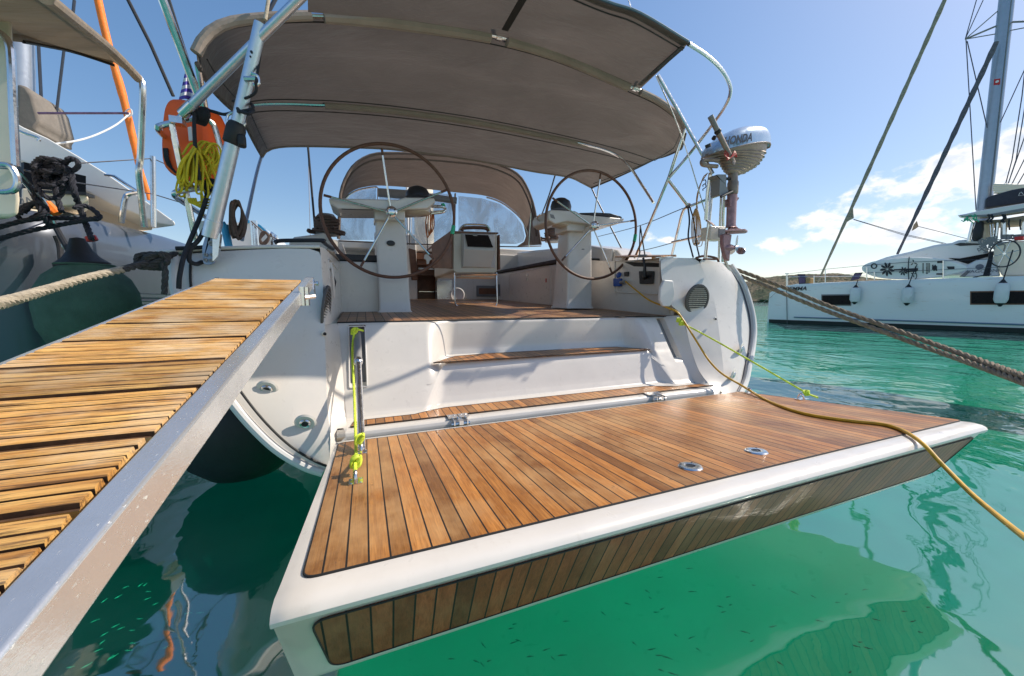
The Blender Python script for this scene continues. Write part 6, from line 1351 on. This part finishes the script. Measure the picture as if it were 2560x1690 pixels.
b = MB(); b.prism([CP(a, c, .8) for a, c in [(2484, 605), (2600, 600), (2600, 690), (2505, 690), (2484, 650)]], hn*1.2); b.build('helm_station', 'gel_beige', wc, bevel=.06)
# helm wheel
c_ = CP(2511, 634, .55); b = MB(); u_ = (hd_*.85-hn*.5).normalized(); b.tube([c_+hd_*math.cos(t)*.34+V((0, 0, 1))*math.sin(t)*.47 for t in [i*math.pi/20 for i in range(40)]], .022, 8, True); wl_ = b.build('steering_wheel', 'black_plastic', wc)
b = MB()
for t in range(6): a = t*math.pi/3+.2; b.tube([c_, c_+hd_*math.cos(a)*.34+V((0, 0, 1))*math.sin(a)*.47], .01, 6)
b.lathe([(.04, -.02), (.04, .03), (0, .03)], c_, hn, 10); b.build('spokes', 'stainless', wl_)
# deck gear
r6 = random.Random(9); b = MB()
for k in range(26):
    a, c = r6.uniform(2455, 2500), r6.uniform(596, 625); b.tube(spline([CP(a+r6.uniform(-14, 14), c+r6.uniform(-9, 9), .8) for _ in range(4)], 4), .018, 6)
b.tube([CP(2490, 612, .8), CP(2545, 600, .8)], .03, 6)
for a in (2510, 2522, 2540, 2555): b.lathe([(.09, 0), (.07, .08), (.1, .16), (0, .17)], CP(a, 598, 1.0), (0, 0, 1), 12)
b.build('deck_gear', 'plastic_grey', wc)
b = MB(); b.box(CP(2552, 596, .9), (.4, .2, .12)); b.build('red_cover', 'red', wc, bevel=.03)
b = MB(); 
for k in range(14): s = r6.uniform(-1, 1); b.tube(spline([CP(2480+s*4, 628, .5), CP(2474+s*7, 655, .5), CP(2465+s*10, 690, .5)], 4), .02, 6)
for k in range(6): b.tube(spline([CP(2478, 685, .5), CP(2450-k*3, 690+k*.6, .45), CP(2440, 693, .45)], 4), .018, 6)
b.build('rope_tails', 'black_rope', wc)
# mast, boom, sail bag, bimini
def mtube(name, pts, r_, mat, off=1.9, parent=None, seg=10): b = MB(); b.tube([CP(a, c, off) for a, c in pts], r_, seg); return b.build(name, mat, parent or wc)
b = MB(); m0, m1 = CP(2460, 520, 2.6), CP(2519, -20, 2.6); b.tube([m0+(m0-m1)*.17, m0, m1, m1+(m1-m0)*.6], .20, 16, flat=1.25); mst = b.build('mast', 'mast', wc)
b = MB(); b.tube([CP(2476, 500, 2.42), CP(2531, -20, 2.42)], .015, 6); b.build('sail_track', 'plastic_grey', mst)
cplate('mast_sticker', [(2485, 198), (2501, 196), (2500, 211), (2484, 213)], 'red', 2.35, .02, mst)
b = MB(); c = CP(2493, 204, 2.33); b.lathe([(.045, 0), (.045, .01), (.02, .01), (.02, .004)], c, -hn, 12); b.build('sticker_ring', 'white_paint', mst)
b = MB(); 
for pts in ([(2503, 20), (2413, 98)], [(2498, 62), (2413, 98)], [(2494, 84), (2413, 98)], [(2530, 55), (2600, 52)], [(2527, 76), (2600, 62)]): b.tube([CP(a, c, 2.5) for a, c in pts], .035 if pts[0][1] in (62, 55) else .02, 8)
b.build('spreader', 'plastic_grey', mst)
b = MB()
for pts in ([(2413, 98), (2444, -10)], [(2413, 98), (2458, 0)], [(2415, 100), (2440, 525)], [(2418, 103), (2466, 312), (2468, 320)], [(2575, 60), (2555, 240), (2530, 400), (2510, 475)], [(2580, 160), (2540, 400), (2517, 470)], [(2600, 90), (2501, 306)], [(2580, 290), (2520, 460)], [(2590, 340), (2530, 460)], [(2580, 400), (2540, 468)]): b.tube([CP(a, c, 2.4) for a, c in pts], .016, 6)
b.build('rigging', 'wire', mst)
b = MB(); b.prism([CP(a, c, 2.2) for a, c in [(2462, 520), (2465, 495), (2480, 488), (2530, 474), (2600, 462), (2700, 450), (2700, 505), (2560, 508)]], hn*.5); sbg = b.build('sail_bag', 'navy_cover', wc, bevel=.06)
b = MB()
for k, (a, c) in enumerate(((2484, 462), (2484, 468), (2484, 474), (2486, 480))): b.tube(spline([CP(a, c, 2.3), CP(a+30, c+1, 2.3), CP(2560, c+2-k, 2.3), CP(2620, c-6, 2.3)], 4), .06, 8)
b.build('folded_sail', 'gel_beige', sbg)
b = MB(); tg = [CP(a, c, 2.18) for a, c in [(2546, 489), (2550, 482), (2553, 480), (2560, 488)]]; b.tube(tg, .012, 5, True); b.build('bag_emblem', 'fender', sbg)
# board on the bimini, bimini roof and posts
b = MB(); bd_ = [(2392, 538), (2410, 535), (2450, 526), (2560, 508), (2680, 490), (2680, 510), (2560, 527), (2470, 540), (2420, 543)]; b.prism([CP(a, c, .9) for a, c in bd_], hn*.7); b2 = b.build('paddle_board', 'plastic_white', bevel=.05); tag(b2, 'white and grey paddle board lying on top of the catamaran bimini', 'paddle board')
b = MB(); b.prism([CP(a, c, .88) for a, c in [(2396, 540), (2470, 536), (2560, 520), (2680, 502), (2680, 511), (2560, 527), (2470, 541), (2420, 543)]], hn*.01); b.build('board_rail', 'smoked', b2)
b = MB(); b.prism([CP(a, c, 1.0) for a, c in [(2435, 552), (2500, 548), (2600, 532), (2700, 520), (2700, 545), (2560, 552), (2500, 556), (2440, 558)]], hn*1.8); b.build('bimini_roof', 'beige_canvas', wc, bevel=.04)
b = MB()
for a0_, c0_, a1_2, c1_, rr_ in ((2432, 556, 2421, 604, .05), (2494, 552, 2489, 600, .05), (2510, 552, 2509, 594, .08), (2562, 548, 2558, 592, .06), (2475, 560, 2478, 600, .02), (2482, 560, 2484, 600, .02), (2490, 570, 2478, 600, .02)): b.tube([CP(a0_, c0_, 1.1), CP(a1_2, c1_, 1.1)], rr_, 8)
b.build('bimini_posts', 'stainless', wc)
b = MB()
for _ in range(40): a, c = r6.uniform(2410, 2442), r6.uniform(538, 556); b.tube([CP(a, c, .85), CP(a+r6.uniform(-8, 8), c+r6.uniform(-6, 7), .85)], .014, 5)
tag(b.build('green_straps', 'green_tape'), 'tangle of green straps hanging under the board on the catamaran bimini', 'straps')
b = MB()
for a in (2470, 2478, 2506, 2510): b.tube(spline([CP(a, 536, .88), CP(a+4, 545, .86), CP(a-3, 552, .88), CP(a+3, 556, .88)], 4), .03, 6)
for a in (2523, 2551): b.tube(spline([CP(a, 548, .88), CP(a-1, 560, .88), CP(a+1, 575, .88)], 4), .02, 6)
b.build('straps', 'black_rope', wc)
b = MB(); b.lathe([(.08, -.3), (.14, -.2), (.14, .1), (.10, .4), (.0, .45)], CP(2445, 582, 1.0), (.1, 0, 1), 14); b.build('dark_bag', 'black_rubber', wc)
b = MB(); b.tube([CP(2462, 600, 1.6), CP(2466, 560, 1.6)], .18, 10); b.build('mast_foot', 'gel_beige', wc)
# forestays with furled sails
def fstay(top, bot, tack, lbl, mat, r_):
    f = thing('furled_sail', lbl, 'furled sail', CP(*bot, 2.0)); b = MB(); n = 40; pts = []; rs = []
    for i in range(n+1): t = i/n; pts.append(CP(bot[0]+(top[0]-bot[0])*t, bot[1]+(top[1]-bot[1])*t+2.5*math.sin(math.pi*t), 2.0)); rs.append(r_*(1+.12*math.sin(i*1.7))*(.55+.45*min(1, t*3)))
    b.tube(pts, rs, 10); b.build('sail_roll', mat, f)
    b = MB(); b.prism([CP(a, c, 1.98) for a, c in tack], hn*.06); b.build('clew', mat if mat == 'forestay_tan' else 'beige_canvas', f); return f
f1 = fstay((2364, -5), (2045, 705), [(2132, 520), (2134, 545), (2124, 550), (2112, 558), (2118, 540)], 'tan furled foresail on the forward forestay of the white catamaran', 'forestay_tan', .075)
b = MB(); b.tube([CP(2134, 548, 1.98), CP(2260, 585, 1.9), CP(2376, 611, 1.6)], .012, 6); b.tube([CP(2134, 549, 1.98), CP(2260, 588, 1.9), CP(2376, 613, 1.6)], .012, 6); b.build('sheets', 'wire', f1)
f2 = fstay((2491, 105), (2243, 636), [(2292, 552), (2296, 566), (2288, 572), (2279, 577), (2284, 562)], 'dark grey furled foresail on the inner forestay beside the mast', 'forestay_grey', .08)
b = MB(); b.tube([CP(2296, 566, 1.98), CP(2360, 582, 1.9), CP(2430, 600, 1.6)], .012, 6); b.build('sheets', 'wire', f2)
# stanchions, lifelines, placards
b = MB()
for a, c0_, c1_ in ((1966, 684, 716), (1969, 684, 716), (2063, 673, 708), (2035, 688, 708), (2167, 668, 700), (2186, 680, 700), (2358, 652, 696)): b.tube([CP(a, c1_, .15), CP(a, c0_, .15)], .02, 6)
b.tube([CP(1963, 684, .15), CP(1972, 684, .15)], .018, 6); b.tube([CP(1966, 700, .15), CP(1969, 700, .15)], .015, 6)
b.tube([CP(1972, 692, .3), CP(2167, 690, .3)], .015, 6); b.build('stanchion', 'stainless', wc)
b = MB(); b.tube([CP(1968, 685, .15), CP(2063, 673, .15), CP(2160, 664, .15), CP(2260, 656, .15), CP(2358, 652, .15), CP(2480, 648, .15)], .009, 6); b.tube([CP(1968, 690, .1), CP(2100, 688, .15), CP(2167, 682, .15), CP(2358, 674, .15), CP(2500, 668, .15)], .008, 6); b.tube([CP(1966, 718, -.02), CP(1968, 812, -.04)], .014, 6); b.build('lifelines', 'wire', wc)
b = MB(); b.tube([CP(1942, 729, -.02), CP(1925, 745, -.5), P(1880, 772, z=0)], .008, 6); tag(b.build('bow_line', 'wire'), 'thin bow line of the white catamaran slanting into the water', 'line')
for nm, pts, lbl in (('placard', [(1994, 685), (2013, 685), (2015, 709), (1997, 710)], 'upright purple patterned placard on the foredeck of the white catamaran'), ('placard', [(2137, 682), (2157, 681), (2147, 698), (2125, 702)], 'tilted purple placard leaning by the board on the white catamaran')):
    b = MB(); b.prism([CP(a, c, .3) for a, c in pts], hn*.04); o = b.build(nm, 'black_plastic', bevel=.01); tag(o, lbl, 'placard')
    b = MB(); cx_ = sum(p[0] for p in pts)/4; cy_ = sum(p[1] for p in pts)/4; b.prism([CP(cx_+(a-cx_)*.86, cy_+(c-cy_)*.86, .29) for a, c in pts], hn*.005); b.build('print', 'purple', o)
b = MB(); b.box(CP(2024, 702, .3), (.3, .2, .28)); o = b.build('deck_bag', 'tan_rope', bevel=.05); tag(o, 'small tan bag next to the upright placard on the catamaran foredeck', 'bag')
# big paddle board on deck
bo = thing('paddle_board', 'white paddle board with black palm tree print tied on the catamaran side deck', 'paddle board', CP(2280, 670, .2))
ou = [(2154, 673), (2157, 664), (2180, 654), (2222, 648), (2265, 643), (2300, 643), (2345, 646), (2378, 652), (2408, 661), (2418, 667), (2415, 675), (2390, 683), (2350, 692), (2290, 698), (2220, 697), (2180, 690), (2160, 680)]
b = MB(); cen = sum([CP(a, c, .2) for a, c in ou], V())/len(ou); rings = []
base_ = spline([CP(a, c, .2) for a, c in ou], 3, True)
for d, k in ((0, .95), (.02, .99), (.06, 1.0), (.10, .99), (.12, .95)): rings.append([cen+(p-cen)*k+hn*d for p in base_])
b.loft(rings); b.build('board', 'white_paint', bo)
def leafs(cx_, cy_, s, n, ph):
    for k in range(n):
        a = ph+k*2*math.pi/n; dx, dy = math.cos(a), math.sin(a); q = []
        for t, w_ in ((.1, .0), (.35, .13), (.6, .2), (.85, .14), (1, 0)): q.append((cx_+(dx*t-dy*w_)*s, cy_+(dy*t+dx*w_)*s*.95))
        for t, w_ in ((.85, -.1), (.6, -.14), (.35, -.1)): q.append((cx_+(dx*t-dy*w_)*s, cy_+(dy*t+dx*w_)*s*.95))
        pb.prism([CP(u, v, .185) for u, v in q], hn*.01)
pb = MB(); leafs(2218, 673, 19, 9, .2); leafs(2258, 678, 12, 8, .5); leafs(2284, 657, 9, 3, .3); leafs(2284, 686, 8, 3, 3.6)
pb.prism([CP(a, c, .185) for a, c in [(2235, 673), (2295, 670), (2295, 677), (2235, 676)]], hn*.01); pb.prism([CP(a, c, .185) for a, c in [(2262, 679), (2292, 676), (2292, 679), (2262, 681)]], hn*.01)
pb.tube([CP(2185+math.cos(t)*6.5, 665+math.sin(t)*6, .19) for t in [i*math.pi/8 for i in range(16)]], .022, 5, True)
for c_2, w_ in ((654, 9), (670, 5), (690, 9)): pb.prism([CP(a, c, .185) for a, c in ([(2343, 653), (2360, 652), (2360, 657), (2343, 658)] if c_2 == 654 else [(2367, 666), (2386, 666), (2386, 673), (2370, 673)] if c_2 == 670 else [(2341, 683), (2360, 683), (2360, 687), (2341, 687)])], hn*.01)
for k, (a, hgt) in enumerate(((2308, 26), (2317, 28), (2323, 24))):
    for j in range(9): pb.prism([CP(u, v, .185) for u, v in [(a-2, 658+j*hgt/9), (a+1.5+(k == 1), 658+j*hgt/9), (a+1.5+(k == 1), 659.8+j*hgt/9), (a-2, 659.8+j*hgt/9)]], hn*.01)
for j in range(4): pb.tube([CP(2332+j*3, 662+((j+k) % 2)*3+k*1.0, .185) for k in range(0, 14, 3)], .018, 5)
pb.build('palm_print', 'print', bo)
b = MB(); b.tube(spline([CP(2273, 642, .17), CP(2271, 660, .16), CP(2271, 680, .16), CP(2272, 700, .17)], 4), .014, 6); b.tube(spline([CP(2293, 660, .17), CP(2288, 675, .16), CP(2292, 690, .16), CP(2287, 700, .17)], 4), .012, 6); b.build('tie_line', 'black_rope', bo)
# three white fenders
def cfender(px, py, rpx, hpx, lbl, lt):
    c = CP(px, py, -.22); k = (CP(px+rpx, py, -.22)-c).length; h = abs(CP(px, py-hpx, -.22).z-c.z); f = thing('hull_fender', lbl, 'fender', c, 'fenders along the white catamaran')
    b = MB(); b.lathe([(k*.3, -h*.86), (k*.75, -h*.78), (k, -h*.5), (k, h*.45), (k*.8, h*.75), (k*.35, h*.88), (k*.3, h*.9)], c, (0, 0, 1), 24); b.build('body', 'fender', f)
    b = MB(); b.lathe([(k*.62, -h*.80), (k*.3, -h*1.0), (k*.18, -h*1.08), (0, -h*1.09)], c, (0, 0, 1), 16); b.lathe([(k*.62, h*.82), (k*.35, h*.98), (k*.16, h*1.12), (0, h*1.14)], c, (0, 0, 1), 16); b.build('end_caps', 'black_rubber', f)
    b = MB(); b.tube([c+V((0, 0, h*1.1)), CP(*lt, -.02)], .018, 6); b.build('lanyard', 'black_rope', f)
cfender(2138, 737, 13.5, 22, 'smallest white fender of the catamaran, next to the small bow window', (2145, 700)); cfender(2269, 738, 15.5, 24, 'middle white fender of the catamaran, below the palm print board', (2290, 665)); cfender(2504, 733, 20, 31, 'largest white fender of the catamaran, hanging in front of the long window', (2532, 625))
